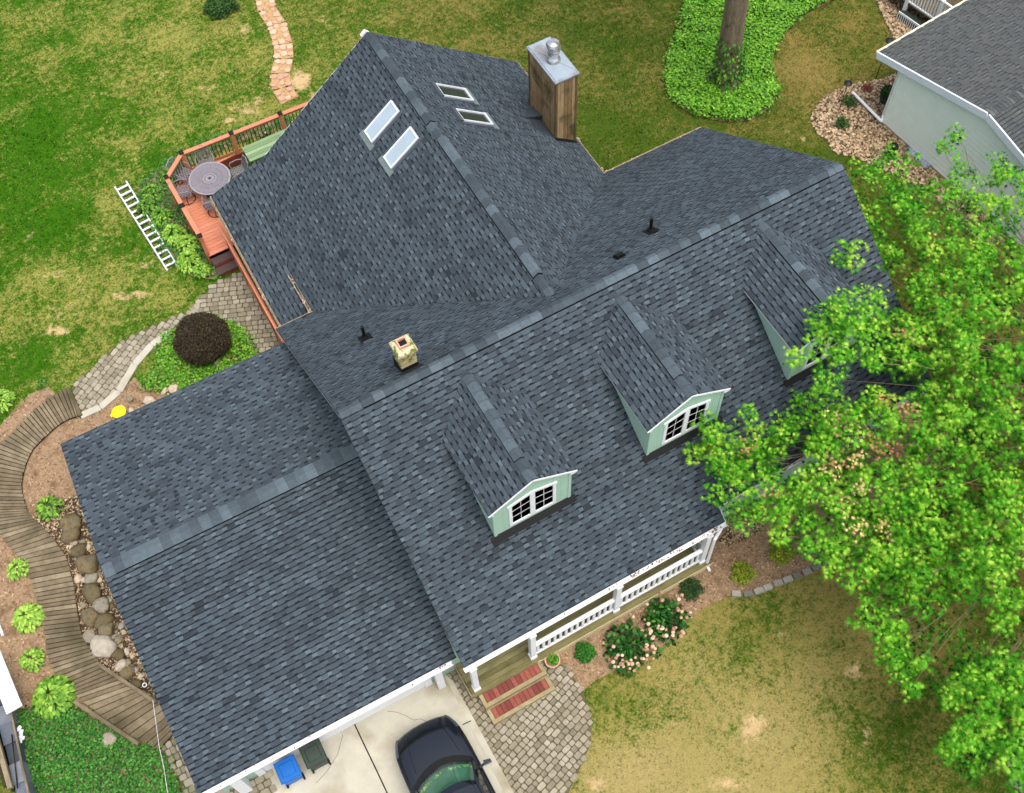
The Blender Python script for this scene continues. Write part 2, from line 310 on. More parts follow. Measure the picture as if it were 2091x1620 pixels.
gx = axis(-14, 34, .16); gy = axis(-18, 30, .16); XX, YY = np.meshgrid(gx, gy, indexing='ij')
ZZ = .012 * np.sin(XX * 1.3 + YY * .4) * np.cos(YY * 1.1 - XX * .3) - .014
V = np.stack([XX, YY, ZZ], -1).reshape(-1, 3); nx_, ny_ = len(gx), len(gy)
I = (np.arange(nx_ - 1)[:, None] * ny_ + np.arange(ny_ - 1)[None]).ravel()
F = np.stack([I, I + ny_, I + ny_ + 1, I + 1], 1)
dr, ol, ba = lawn_attr(V[:, 0], V[:, 1])
tag(build_np('lawn', V, F, np.full(len(F), .5), LAWN, attrs=dict(dry=dr, olive=ol, bare=ba), dom='POINT'), kind='structure')
# outlines of the beds and paths (on the ground)
P_ivy_tr = gpoly([(1405, -60), (1400, 0), (1383, 70), (1362, 130), (1363, 190), (1400, 225), (1450, 243), (1520, 248), (1568, 222), (1588, 185), (1572, 150), (1588, 90), (1640, 30), (1700, 0), (1740, -60)])
P_grav = gpoly([(1662, 262), (1660, 230), (1690, 195), (1725, 178), (1800, 163), (1850, 150), (1850, 260), (1900, 310), (2000, 400), (2060, 470), (2010, 500), (1900, 400), (1800, 345), (1745, 322), (1705, 312), (1690, 290)])
P_grav2 = gpoly([(1780, -60), (1790, 5), (1812, 50), (1828, 85), (1880, 60), (1900, 10), (1880, -60)], sm=False)
P_drive = gpoly([(540, 1540), (560, 1625), (600, 1760), (1100, 1760), (1033, 1625), (958, 1480), (905, 1375), (850, 1340), (700, 1420)], sm=False)
P_walk = gpoly([(905, 1375), (890, 1340), (930, 1320), (1000, 1330), (1100, 1300), (1128, 1345), (1160, 1365), (1190, 1415), (1208, 1470), (1206, 1520), (1180, 1580), (1150, 1640), (1100, 1760), (1033, 1625), (958, 1480)], sm=False)
P_bed = gpoly([(1128, 1345), (1160, 1368), (1188, 1412), (1215, 1390), (1290, 1352), (1370, 1310), (1402, 1270), (1440, 1240), (1490, 1216), (1560, 1207), (1640, 1170), (1710, 1135), (1800, 1080), (1880, 1000), (1960, 900), (1850, 800), (1500, 900), (1300, 1100), (1100, 1250)], sm=False)
P_gbed = gpoly([(1440, 1050), (1452, 1098), (1490, 1118), (1560, 1080), (1560, 1000), (1480, 990)], sm=False)
P_patio = gpoly([(440, 575), (505, 550), (590, 560), (660, 640), (640, 720), (560, 760), (515, 725), (505, 690), (480, 662), (440, 645), (400, 640), (330, 668), (270, 690), (235, 710), (190, 752), (150, 790), (140, 800), (165, 850), (205, 832), (240, 802), (272, 748), (305, 712), (345, 678), (375, 640), (410, 612)], sm=False)
PATIO_A = gpoly([(440, 577), (505, 550), (590, 560), (680, 640), (640, 740), (540, 745), (505, 690), (478, 662), (440, 645), (405, 640), (385, 645), (410, 612)], sm=False)
PATIO_B = gpoly([(410, 612), (385, 637), (330, 657), (275, 682), (235, 708), (190, 750), (148, 790), (165, 850), (205, 832), (243, 800), (275, 745), (310, 705), (345, 680), (405, 640)], sm=False)
P_cov = gpoly([(340, 683), (322, 712), (322, 745), (292, 775), (300, 800), (345, 800), (420, 790), (530, 735), (512, 695), (480, 664), (430, 648)], sm=False)
P_mul = gpoly([(0, 870), (-60, 900), (-120, 1100), (-120, 1450), (0, 1430), (60, 1450), (150, 1440), (240, 1500), (330, 1530), (420, 1500), (300, 1200), (200, 950), (420, 800), (560, 700), (500, 740), (345, 806), (300, 800), (275, 770), (235, 815), (165, 855), (135, 830), (100, 790), (60, 805)], sm=False)
P_ivy_bl = gpoly([(20, 1462), (60, 1450), (120, 1445), (160, 1450), (215, 1485), (280, 1520), (322, 1528), (350, 1570), (385, 1640), (440, 1780), (10, 1780), (40, 1620), (30, 1540)], sm=False)
P_sidew = gpoly([(318, 1525), (345, 1480), (400, 1480), (560, 1780), (440, 1780), (375, 1620), (345, 1560)], sm=False)
P_rock = gpoly([(95, 1050), (62, 1058), (92, 1082), (132, 1132), (150, 1190), (157, 1240), (167, 1290), (187, 1332), (217, 1368), (320, 1432), (380, 1400), (300, 1150), (200, 1000), (130, 1020)], sm=False)
P_deckbed = gpoly([(345, 330), (310, 355), (280, 385), (283, 420), (310, 470), (350, 540), (395, 565), (440, 572), (450, 560), (420, 500), (375, 420), (365, 380), (372, 352), (410, 325), (490, 290), (600, 255), (590, 232), (470, 268), (375, 310)], sm=False)
OUT = [P_ivy_tr, P_grav, P_grav2, P_drive, P_walk, P_bed, P_patio, P_cov, P_mul, P_ivy_bl, P_sidew, P_rock, P_deckbed]
sheet('driveway', P_drive, .036, CONC); sheet('planting_bed_soil', P_bed, .004, MULCH); sheet('mulch_ground', P_mul, .004, MULCH)
sheet('ivy_bed_soil', P_ivy_tr, .004, MULCH); sheet('ivy_bed_soil', P_ivy_bl, .012, MULCH); sheet('ground_cover_soil', P_cov, .012, MULCH); sheet('deck_bed_soil', P_deckbed, .004, MULCH)
for a, b in (((722, 1475), (800, 1640)), ((690, 1535), (640, 1625)), ((700, 1380), (722, 1475))):
    pass
jb = MB(); pts = [(700, 1430), (722, 1475), (748, 1530), (772, 1580), (800, 1640), (850, 1750)]
for i in range(len(pts) - 1): jb.bar(G(*pts[i], .037), G(*pts[i + 1], .037), .035, .008)
pts = [(890, 1395), (955, 1500), (1010, 1590), (1100, 1760)]
for (u0, v0), (u1, v1) in (((945, 1480), (962, 1472)), ((990, 1562), (1003, 1556))): jb.bar(G(u0, v0, .053), G(u1, v1, .053), .025, .008)
for L_ in ([(829, 1462), (845, 1471), (858, 1468), (872, 1474)], [(700, 1500), (690, 1540), (668, 1575), (645, 1600)], [(790, 1452), (812, 1455), (829, 1462)]):
    for i in range(len(L_) - 1): jb.bar(G(*L_[i], .037), G(*L_[i + 1], .037), .008, .006)
tag(jb.build('driveway_joints', JOINT), kind='structure')
sheet('driveway_edging', [G(*q, 0) for q in ((905, 1375), (958, 1480), (1033, 1625), (1100, 1760), (1125, 1760), (1052, 1625), (974, 1480), (925, 1392))], .052, CONC, th=.04)
def stones(name, P, z, m, ang, sx, sy, seed, gap=.009, lift=.02, z2=None, base=PAVJ, jit=.14, clip=None):
    """one paved surface of individually laid stones over a joint bed"""
    r = random.Random(seed); sheet(name + '_bed', P, z, base); b = MB(); xs = [p[0] for p in P]; ys = [p[1] for p in P]; cx, cy = sum(xs) / len(xs), sum(ys) / len(ys)
    ca, sa = math.cos(ang), math.sin(ang); Rr = max(math.hypot(p[0] - cx, p[1] - cy) for p in P) + 1; pa = [(p[0], p[1]) for p in P]
    v = -Rr; cells = []
    while v < Rr:
        h = sy * r.uniform(.85, 1.15); u = -Rr + r.uniform(0, sx)
        while u < Rr:
            w_ = sx * r.choice((.8, 1, 1, 1.25, 1.5)) * r.uniform(.92, 1.08); cells.append((u, v, w_, h)); u += w_
        v += h
    cc = np.array([(cx + (u + w_ / 2) * ca - (v + h / 2) * sa, cy + (u + w_ / 2) * sa + (v + h / 2) * ca) for u, v, w_, h in cells])
    ok = inpoly(cc[:, 0], cc[:, 1], pa)
    for k, (u, v, w_, h) in enumerate(cells):
        if not ok[k]: continue
        q = []
        c = [(u + gap, v + gap), (u + w_ - gap, v + gap), (u + w_ - gap, v + h - gap), (u + gap, v + h - gap)]
        for x, y in c: x += r.uniform(-1, 1) * jit * sx * .3; y += r.uniform(-1, 1) * jit * sy * .3; q.append((x, y))
        mx_, my_ = u + w_ / 2, v + h / 2; t = r.uniform(.25, 1); zz = z + lift + r.uniform(-.003, .003)
        oc = []   # chamfered corners
        for i in range(4):
            p0, p1, p2 = q[i - 1], q[i], q[(i + 1) % 4]
            oc += [(p1[0] + (p0[0] - p1[0]) * .16, p1[1] + (p0[1] - p1[1]) * .16), (p1[0] + (p2[0] - p1[0]) * .16, p1[1] + (p2[1] - p1[1]) * .16)]
        W_ = lambda x, y, zq: (cx + x * ca - y * sa, cy + x * sa + y * ca, zq)
        b.prism([W_(x, y, z - .01) for x, y in oc], [W_(mx_ + (x - mx_) * .95, my_ + (y - my_) * .95, zz) for x, y in oc], t)
    return tag(b.build(name, m), kind='structure')
stones('front_walk', P_walk, .010, PAVER, .30, .17, .15, 1)
stones('rear_patio', PATIO_A, .010, PAVER, -.4, .2, .17, 2)
stones('garden_path', PATIO_B, .008, PAVER, .55, .2, .17, 3, gap=.006)
stones('side_walk', P_sidew, .016, PAVER, .0, .17, .2, 4)
P_g2 = gpoly([(380, 1560), (545, 1530), (562, 1625), (602, 1760), (470, 1760), (400, 1620)], sm=False); OUT.append(P_g2); stones('side_walk', P_g2, .020, PAVER, .0, .17, .2, 5)
eb = MB(); pts = [(165, 850), (205, 832), (243, 800), (275, 745), (310, 705), (345, 680)]
for i in range(len(pts) - 1): eb.bar(G(*pts[i], .03), G(*pts[i + 1], .03), .22, .05)
tag(eb.build('garden_path_edging', CONC), kind='structure')
# pink flagstone path in the back lawn
cl = [(535, -30), (545, 20), (565, 50), (578, 90), (580, 120), (572, 150), (575, 180), (592, 205)]
C3 = [G(*c, .01) for c in cl]; bb = MB(); sb = MB(); r = random.Random(9)
for i in range(len(C3) - 1):
    a, b = C3[i], C3[i + 1]; d = (b - a); n_ = max(1, int(d.length / .26)); s = Vector((-d.y, d.x, 0)).normalized()
    W1 = .34
    sb.quad(a - s * W1, a + s * W1, b + s * W1, b - s * W1)
    for k in range(n_):
        c = a + d * ((k + .5) / n_)
        for j in (-1, 0, 1):
            if j == 0 and r.random() < .25: continue
            q = c + s * (j * .23 + r.uniform(-.04, .04)) + d.normalized() * r.uniform(-.05, .05); m_ = r.randint(5, 7); rr = r.uniform(.10, .145); a0 = r.random() * 6
            pp = [q + Vector((math.cos(a0 + 6.283 * t / m_) * rr * r.uniform(.8, 1.15), math.sin(a0 + 6.283 * t / m_) * rr * r.uniform(.8, 1.15), 0)) for t in range(m_)]
            bb.prism(pp, [p + Vector((0, 0, .03)) for p in pp], r.random())
tag(sb.build('flagstone_path_bed', SAND), kind='structure'); tag(bb.build('flagstone_path', FLAG), kind='structure')
# gravel beds of loose stones, mulch chips
OCT = np.array([(1, 0, 0), (-1, 0, 0), (0, 1, 0), (0, -1, 0), (0, 0, .7), (0, 0, -.3)]); OCF = np.array([(0, 2, 4), (2, 1, 4), (1, 3, 4), (3, 0, 4)])
def pebbles(name, P, n, s0, s1, z, m, label):
    q = scatter(P, n); pos = np.column_stack([q, np.full(n, z) + NR.uniform(0, .03, n)])
    V, F = inst(OCT, OCF, pos, NR.uniform(0, 6.3, n), NR.normal(0, .35, n), NR.normal(0, .35, n), NR.uniform(s0, s1, n))
    return tag(build_np(name, V, F, np.repeat(NR.uniform(0, 1, n), 4), m), label, 'gravel', None, 'stuff')
sheet('gravel_bed_soil', P_grav, .004, GRAVB); sheet('gravel_bed_soil', P_grav2, .004, GRAVB); sheet('gravel_bed_soil', P_gbed, .010, GRAVB); sheet('rock_bed_soil', P_rock, .010, GRAVB)
pebbles('river_gravel', P_grav, 9000, .03, .075, .01, GRAVEL, 'brown river stones spread beside the pale neighbouring house')
pebbles('river_gravel', P_grav2, 2600, .03, .075, .01, GRAVEL, 'brown river stones beside the white railed neighbouring deck')
pebbles('river_gravel', P_gbed, 1500, .02, .05, .014, GRAVEL, 'pale gravel at the end of the front porch')
pebbles('river_gravel', P_rock, 3600, .015, .045, .014, GRAVEL, 'small pebbles between the boulders along the garage')
def chips(name, P, n, z, label):
    q = scatter(P, n); pos = np.column_stack([q, np.full(n, z)]); T = np.array([(-.5, -.18, 0), (.5, -.14, .05), (.45, .2, .1), (-.4, .16, 0)])
    V, F = inst(T, np.array([(0, 1, 2, 3)]), pos, NR.uniform(0, 6.3, n), NR.normal(0, .3, n), NR.normal(0, .3, n), NR.uniform(.03, .09, n))
    return tag(build_np(name, V, F, NR.uniform(0, 1, n), CHIP), label, 'mulch', None, 'stuff')
chips('mulch_chips', P_mul, 9000, .015, 'loose tan mulch around the boardwalk'); chips('mulch_chips', P_bed, 9000, .015, 'loose brown mulch in the bed before the porch')
# grass blades over the lawn
n = 260000; q = NR.uniform((-13, -15), (33, 28), (n, 2)); vis = np.ones(n, bool)
for P in OUT: vis &= ~inpoly(q[:, 0], q[:, 1], P)
vis &= ~((q[:, 0] > 0) & (q[:, 0] < 14.7) & (q[:, 1] > -5.6) & (q[:, 1] < 5.7)) & ~((q[:, 0] > -6.5) & (q[:, 0] < .5) & (q[:, 1] > -5) & (q[:, 1] < 5)) & ~((q[:, 0] > .4) & (q[:, 0] < 11) & (q[:, 1] > 5) & (q[:, 1] < 11)) & ~((q[:, 0] > 21.6) & (q[:, 1] < 4.3))
q = q[vis]; n = len(q); dr, ol, ba = lawn_attr(q[:, 0], q[:, 1]); k = NR.random(n) > ba * .9; q, dr, ol, ba = q[k], dr[k], ol[k], ba[k]; n = len(q)
T = np.array([(-.3, 0, 0), (.3, 0, 0), (.05, .5, 1.), (.5, -.5, .7), (-.5, -.3, .8)]); TF = np.array([(0, 1, 2), (0, 1, 3), (1, 0, 4)])
V, F = inst(T, TF, np.column_stack([q, np.full(n, -.01)]), NR.uniform(0, 6.3, n), NR.normal(0, .3, n), NR.normal(0, .3, n), NR.uniform(.025, .065, n) * (1.1 - .4 * dr))
R3 = lambda a: np.repeat(a, 3)
tag(build_np('grass', V, F, R3(NR.random(n)), BLADE, attrs=dict(dry=R3(dr), olive=R3(ol), bare=R3(ba))), 'uneven mown lawn grass with dry tan patches', 'grass', None, 'stuff')
# ground cover leaves
LEAF = np.array([(0, 0, 0), (.36, .45, .06), (0, 1, -.04), (-.36, .45, .06)]); LEAFF = np.array([(0, 1, 2, 3)])
def cover(name, P, n, s0, s1, h, m, label, cat='ground cover'):
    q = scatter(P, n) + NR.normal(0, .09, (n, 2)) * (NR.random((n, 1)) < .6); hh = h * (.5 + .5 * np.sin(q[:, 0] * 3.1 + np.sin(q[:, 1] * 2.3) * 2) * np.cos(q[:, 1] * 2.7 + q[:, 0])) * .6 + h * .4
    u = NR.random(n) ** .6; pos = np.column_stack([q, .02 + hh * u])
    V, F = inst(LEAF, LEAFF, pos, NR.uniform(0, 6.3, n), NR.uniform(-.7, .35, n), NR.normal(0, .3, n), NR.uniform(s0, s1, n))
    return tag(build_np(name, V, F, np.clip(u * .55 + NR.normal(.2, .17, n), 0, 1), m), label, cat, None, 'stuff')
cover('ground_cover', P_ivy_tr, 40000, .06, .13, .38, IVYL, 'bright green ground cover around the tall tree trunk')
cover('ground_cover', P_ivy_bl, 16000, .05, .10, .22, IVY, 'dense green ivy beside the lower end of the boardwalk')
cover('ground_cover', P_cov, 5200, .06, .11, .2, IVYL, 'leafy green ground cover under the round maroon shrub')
# ---------------------------------------------------------------- shingled roof planes
def cross(poly, v):
    xs = []
    for i in range(len(poly)):
        (x0, y0), (x1, y1) = poly[i], poly[(i + 1) % len(poly)]
        if (y0 <= v < y1) or (y1 <= v < y0): xs.append(x0 + (x1 - x0) * (v - y0) / (y1 - y0))
    return (min(xs), max(xs)) if len(xs) >= 2 else None
def shingles(name, parent, O, U, Vv, poly, m=None, seed=1, ex=.145, slab=.07, tw=(.15, .26), gap=(.08, .16)):
    """overlapping courses of shingles, tabs standing proud, on the plane O + u*U + v*Vv"""
    O = Vector(O); U = Vector(U).normalized(); Vv = Vector(Vv).normalized(); Nn = U.cross(Vv)
    if Nn.z < 0: Nn = -Nn
    W_ = lambda u, v, h: O + U * u + Vv * v + Nn * h
    r = random.Random(seed); b = MB(); vmax = max(p[1] for p in poly); vmin = min(p[1] for p in poly)
    b.prism([W_(u, v, -slab) for u, v in poly], [W_(u, v, -.003) for u, v in poly], .12)
    v = vmin; flip = (U.cross(Vv)).z < 0
    def q(a, b_, c, d, t): b.quad(*((a, d, c, b_) if flip else (a, b_, c, d)), t)
    while v < vmax - .01:
        v1 = min(v + ex + .02, vmax - 1e-4); i0 = cross(poly, v + 1e-4); i1 = cross(poly, v1)
        if not i0: v += ex; continue
        if not i1: i1 = i0
        l0, r0 = i0; l1, r1 = i1; rowt = r.uniform(-.05, .05)
        u = min(l0, l1) - r.uniform(0, .3); tooth = r.random() < .5
        while u < max(r0, r1):
            w_ = r.uniform(*tw) if tooth else r.uniform(*gap)
            a0, b0 = min(max(u, l0), r0), min(max(u + w_, l0), r0); a1, b1 = min(max(u, l1), r1), min(max(u + w_, l1), r1)
            if b0 - a0 > .004 or b1 - a1 > .004:
                h = .024 if tooth else .011; h1 = .006 if tooth else .003
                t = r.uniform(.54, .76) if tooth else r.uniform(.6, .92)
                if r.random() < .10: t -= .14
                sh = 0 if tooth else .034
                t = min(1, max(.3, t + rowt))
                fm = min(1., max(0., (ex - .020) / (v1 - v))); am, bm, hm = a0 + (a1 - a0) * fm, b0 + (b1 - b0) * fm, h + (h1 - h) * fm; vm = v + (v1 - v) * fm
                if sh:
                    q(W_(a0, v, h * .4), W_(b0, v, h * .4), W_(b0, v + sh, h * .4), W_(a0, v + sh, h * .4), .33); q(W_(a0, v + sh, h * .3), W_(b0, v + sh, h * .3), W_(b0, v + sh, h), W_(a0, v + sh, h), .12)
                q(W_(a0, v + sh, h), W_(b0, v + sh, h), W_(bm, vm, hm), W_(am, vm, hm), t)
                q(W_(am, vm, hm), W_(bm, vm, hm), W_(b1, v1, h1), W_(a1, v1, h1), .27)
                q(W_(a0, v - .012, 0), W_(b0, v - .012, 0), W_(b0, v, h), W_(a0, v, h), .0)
                if tooth:
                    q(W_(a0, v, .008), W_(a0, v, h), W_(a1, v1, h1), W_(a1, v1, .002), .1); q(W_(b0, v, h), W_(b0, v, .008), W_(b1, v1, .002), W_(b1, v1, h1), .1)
            u += w_; tooth = not tooth
        v += ex
    return b.build(name, m or SHING, parent)
def ridge(name, parent, P0, P1, A, B, wid=.15, vent=None, seed=1, vh=.05, step=.30):
    """folded cap shingles along P0-P1; A and B point down the two slopes"""
    P0, P1, A, B = Vector(P0), Vector(P1), Vector(A).normalized(), Vector(B).normalized(); D = P1 - P0; Ln = D.length; D.normalize()
    r = random.Random(seed); b = MB(); s = 0
    while s < Ln - .01:
        e = min(s + step * r.uniform(.92, 1.1), Ln); e2 = min(e + .03, Ln); v = vent and vent[0] * Ln < (s + e) / 2 < vent[1] * Ln; h = (vh if v else 0) + .022; t = r.uniform(.3, 1)
        Z = Vector((0, 0, 1)); p, q_ = P0 + D * s, P0 + D * e2
        for S in (A, B):
            w_ = wid * (1.08 if v else 1)
            b.quad(p + Z * (h + .014), q_ + Z * h, q_ + S * w_ + Z * h, p + S * w_ + Z * (h + .014), t)
            b.quad(p + S * w_ + Z * (h + .014), q_ + S * w_ + Z * h, q_ + S * w_ - Z * .0, p + S * w_ - Z * .0, 0)
            for e_ in (p, q_): b.quad(e_ + Z * (h + .013), e_ + S * w_ + Z * (h + .013), e_ + S * w_, e_, .05)
        s = e
    return b.build(name, CAPM, parent)
# ---------------------------------------------------------------- main house
H, SF, SRR, XR = 6.6, .692, .723, 14.727
A_, A2, B_, X1, X2, X3, XW, YJ, YE, T_ = 5.29, 5.724, 5.73, 7.70, 1.178, 11.089, 6.179, .505, 11.183, .770
HW = H - SRR * YJ
house = thing('house', (7, 0, 0), 'large house with slate grey shingle roofs, three green dormers and an attached garage', 'house')
zf = lambda y: H + SF * y
zr = lambda y: H - SRR * y
kf, kr, kw = math.hypot(1, SF), math.hypot(1, SRR), math.hypot(1, T_)
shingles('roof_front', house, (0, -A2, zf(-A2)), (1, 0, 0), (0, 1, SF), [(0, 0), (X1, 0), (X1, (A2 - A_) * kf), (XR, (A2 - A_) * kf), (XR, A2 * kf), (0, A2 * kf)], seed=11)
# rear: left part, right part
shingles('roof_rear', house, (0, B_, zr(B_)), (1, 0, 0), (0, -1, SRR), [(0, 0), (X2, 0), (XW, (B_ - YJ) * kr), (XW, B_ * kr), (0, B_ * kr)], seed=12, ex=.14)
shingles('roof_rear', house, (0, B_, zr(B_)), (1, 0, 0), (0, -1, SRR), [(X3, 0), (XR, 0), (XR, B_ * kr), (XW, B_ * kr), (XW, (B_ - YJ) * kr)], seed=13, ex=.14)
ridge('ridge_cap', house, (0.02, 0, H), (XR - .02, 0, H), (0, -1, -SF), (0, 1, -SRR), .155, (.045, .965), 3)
# rear wing, ridge along y at XW
wz = lambda x: HW - T_ * abs(x - XW)
KX = 2.246
S_ = (X2, 7.345, wz(X2)); K1 = (KX, YE, wz(KX))
# left slope: u along +y, v toward the ridge (+x)
vv = lambda x: (x - X2) * kw
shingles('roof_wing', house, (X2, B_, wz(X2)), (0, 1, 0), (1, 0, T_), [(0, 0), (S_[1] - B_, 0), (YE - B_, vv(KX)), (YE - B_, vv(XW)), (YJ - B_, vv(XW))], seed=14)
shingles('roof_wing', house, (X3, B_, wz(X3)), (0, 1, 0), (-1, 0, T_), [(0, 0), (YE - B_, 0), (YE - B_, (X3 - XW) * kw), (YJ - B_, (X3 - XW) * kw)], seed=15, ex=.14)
ridge('ridge_cap', house, (XW, YE - .02, HW), (XW, YJ + .02, HW), (-1, 0, -T_), (1, 0, -T_), .16, (.03, .375), 4)
ridge('ridge_vent', house, (XW, YE - 4.65, HW + .02), (XW, YJ + .75, HW + .02), (-1, 0, -T_), (1, 0, -T_), .165, (0, 1), 5)
# lower lean roof over the deck side, plane through K1, S_, E1
al, be = .354, .1159
zl = lambda x, y: K1[2] + al * (x - KX) + be * (y - YE)
E1 = G(428, 398, 2.5); XE = .24
n_ = Vector((-al, -be, 1)).normalized(); Ud = Vector((0, 1, be)).normalized(); Vd = n_.cross(Ud); Vd = Vd if Vd.x > 0 else -Vd
Ol = Vector((XE, 5.55, zl(XE, 5.55)))
def lp(x, y): p = Vector((x, y, zl(x, y))) - Ol; return (p.dot(Ud), p.dot(Vd))
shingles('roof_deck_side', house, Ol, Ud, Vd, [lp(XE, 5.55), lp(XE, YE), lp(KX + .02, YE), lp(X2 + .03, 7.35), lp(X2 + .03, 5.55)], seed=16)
# gutters, fascias, soffit line boards
def board(name, a, b, w_, h, m=WHITE, parent=house): q = MB(); q.bar(a, b, w_, h); return q.build(name, m, parent)
def gutter(name, a, b, out, parent=house, litter=(), w_=.12, m=None):
    a, b, o = Vector(a), Vector(b), Vector(out).normalized(); g = MB(); Z = Vector((0, 0, 1))
    prof = [(0, 0), (0, -.11), (.09, -.11), (w_, -.02), (w_, 0), (w_ - .015, 0), (w_ - .025, -.02), (.08, -.095), (.012, -.095), (.012, 0)]
    g.prism([a + o * x + Z * z for x, z in prof], [b + o * x + Z * z for x, z in prof])
    ob = g.build(name, m or WGUT, parent); l = MB(); r = random.Random(4); d = b - a
    for t0, t1, dens in litter:
        for k in range(int((t1 - t0) * d.length * dens)):
            p = a + d * r.uniform(t0, t1) + o * r.uniform(.02, .1) - Z * r.uniform(.0, .03); s = r.uniform(.008, .022); l.box(p.x - s, p.x + s, p.y - s, p.y + s, p.z - .012, p.z + .004, r.random())
    if l.v: l.build('leaf_litter', DIRTG, ob)['kind'] = 'stuff'
    return ob
gz = lambda y: zf(y) - .01
gutter('gutter', (-.02, -A2 - .0, gz(-A2)), (X1 + .02, -A2, gz(-A2)), (0, -1, 0), litter=((.62, .98, 22), (0, .6, 2)), w_=.13)
gutter('gutter', (X1 + .02, -A_, gz(-A_)), (XR, -A_, gz(-A_)), (0, -1, 0), litter=((0, 1, 20),))
gutter('gutter', (X3 - .02, B_, zr(B_) - .01), (XR, B_, zr(B_) - .01), (0, 1, 0), litter=((0, 1, 12),), w_=.08, m=CREAMG)
gutter('gutter', (0, B_, zr(B_) - .01), (X2, B_, zr(B_) - .01), (0, 1, 0), w_=.05, m=CREAMG)
gutter('gutter', (X2 - .01, B_ + .02, S_[2] + .0), (X2 - .01, S_[1], S_[2] + .0), (-1, 0, 0), litter=((0, 1, 50),), w_=.09, m=CREAMG)
gutter('gutter', (XE, 5.6, zl(XE, 5.6) - .01), (XE, YE, zl(XE, YE) - .01), (-1, 0, 0), litter=((0, 1, 14),), w_=.05, m=CREAMG)
gutter('gutter', (X3, B_, wz(X3) - .01), (X3, YE, wz(X3) - .01), (1, 0, 0), litter=((0, 1, 8),), w_=.05, m=CREAMG)
bz = -.11
board('rake_board', (.03, -A2, zf(-A2) + bz), (.03, 0, H + bz), .03, .16); board('rake_board', (.015, 0, H + bz + .03), (.015, B_, zr(B_) + bz + .03), .03, .1)
board('rake_board', (XR - .03, -A_, zf(-A_) + bz), (XR - .03, 0, H + bz), .03, .16); board('rake_board', (XR - .03, 0, H + bz), (XR - .03, B_, zr(B_) + bz), .03, .16)
board('rake_board', (X1 + .01, -A2, zf(-A2) + bz), (X1 + .01, -A_, zf(-A_) + bz), .03, .16)
board('rake_board', (XW, YE + .01, HW + bz), (KX, YE + .01, wz(KX) + bz), .03, .16); board('rake_board', (XW, YE + .01, HW + bz), (X3, YE + .01, wz(X3) + bz), .03, .16)
board('rake_board', (KX, YE + .01, wz(KX) + bz), (XE, YE + .01, zl(XE, YE) + bz), .03, .14)
q = MB(); q.bar((XW - .14, YE + .04, HW - .14), (XW + .02, YE + .04, HW - .0), .09, .2); q.build('rake_return', WHITE, house)
# walls
def wall_poly(name, pts, d, m=SIDING):
    q = MB(); d = Vector(d); q.prism([Vector(p) for p in pts], [Vector(p) + d for p in pts]); return q.build(name, m, house)
wall_poly('wall', [(.3, -3.9, 0), (.3, 5.3, 0), (.3, 5.3, zr(5.3) - .12), (.3, 0, H - .12), (.3, -3.9, zf(-3.9) - .12)], (14.1, 0, 0))
wall_poly('wall', [(7.85, -4.9, 0), (7.85, -3.9, 0), (7.85, -3.9, zf(-3.9) - .14), (7.85, -4.9, zf(-4.9) - .14)], (6.52, 0, 0))
wall_poly('wall', [(1.35, 5.25, 0), (10.8, 5.25, 0), (10.8, 5.25, wz(10.8) - .12), (XW, 5.25, HW - .12), (1.35, 5.25, wz(1.35) - .12)], (0, 5.65, 0))
wall_poly('wall', [(XE + .2, 5.6, 0), (1.34, 5.6, 0), (1.34, 5.6, 1.95), (XE + .2, 5.6, 1.7)], (0, 5.3, 0))
# porch
PZ = .45; PY = -5.75
q = MB(); y = -3.92; k = 0
while y > PY - .1:
    q.box(.02, 7.45, y - .137, y, PZ - .035, PZ, rnd.uniform(.35, 1)); y -= .145
q.box(.04, 7.43, PY - .06, -3.95, PZ - .08, PZ - .037, 0); q.build('porch_floor', MOSSWOOD, house)
q = MB(); q.box(.0, 7.47, PY - .14, PY - .10, .18, PZ - .02, .6); q.box(-.03, .0, PY - .14, -3.95, .05, PZ - .02, .6); q.build('porch_rim_board', STEPW, house)
q = MB(); x = 1.98
while x < 7.35:
    for s in (-1, 1):
        a = Vector((x, PY - .15 - .012 * (s + 1), .0)); c = Vector((x + s * .30, PY - .15 - .012 * (s + 1), .30)); q.bar(a, c, .035, .01, (0, 1, 0))
    x += .11
q.box(1.95, 7.45, PY - .19, PY - .14, .28, .31); q.build('lattice_skirt', LATT, house)
for x in (.20, 1.90, 4.46, 7.22):
    q = MB(); w_ = .075; q.box(x - w_, x + w_, PY - w_, PY + w_, PZ, 2.50); q.box(x - .095, x + .095, PY - .095, PY + .095, PZ, PZ + .14); q.box(x - .095, x + .095, PY - .095, PY + .095, 2.3, 2.4); q.build('porch_post', WHITE, house)
q = MB(); q.box(0.1, 7.35, PY + .0, PY + .12, 2.42, 2.6); q.build('porch_beam', WHITE, house)
q = MB(); q.bar((.20, PY + .08, 2.0), (.20, PY + .6, 2.5), .04, .06); q.build('porch_bracket', WHITE, house); q = MB(); q.bar((7.22, PY + .08, 2.0), (7.22, PY + .6, 2.5), .04, .06); q.build('porch_bracket', WHITE, house)
for x0, x1 in ((1.98, 4.38), (4.54, 7.14)):
    rl = MB(); rl.box(x0, x1, PY - .055, PY + .055, PZ + .86, PZ + .92); rl.box(x0, x1, PY - .03, PY + .03, PZ + .80, PZ + .86); rl.box(x0, x1, PY - .03, PY + .03, PZ + .08, PZ + .15)
    ro = rl.build('porch_railing', WHITE, house); n = round((x1 - x0) / .172)
    for i in range(n):
        x = x0 + (i + .5) * (x1 - x0) / n; q = MB(); q.box(x - .038, x + .038, PY - .018, PY + .018, PZ + .15, PZ + .8); q.build('baluster', WHITE, ro)
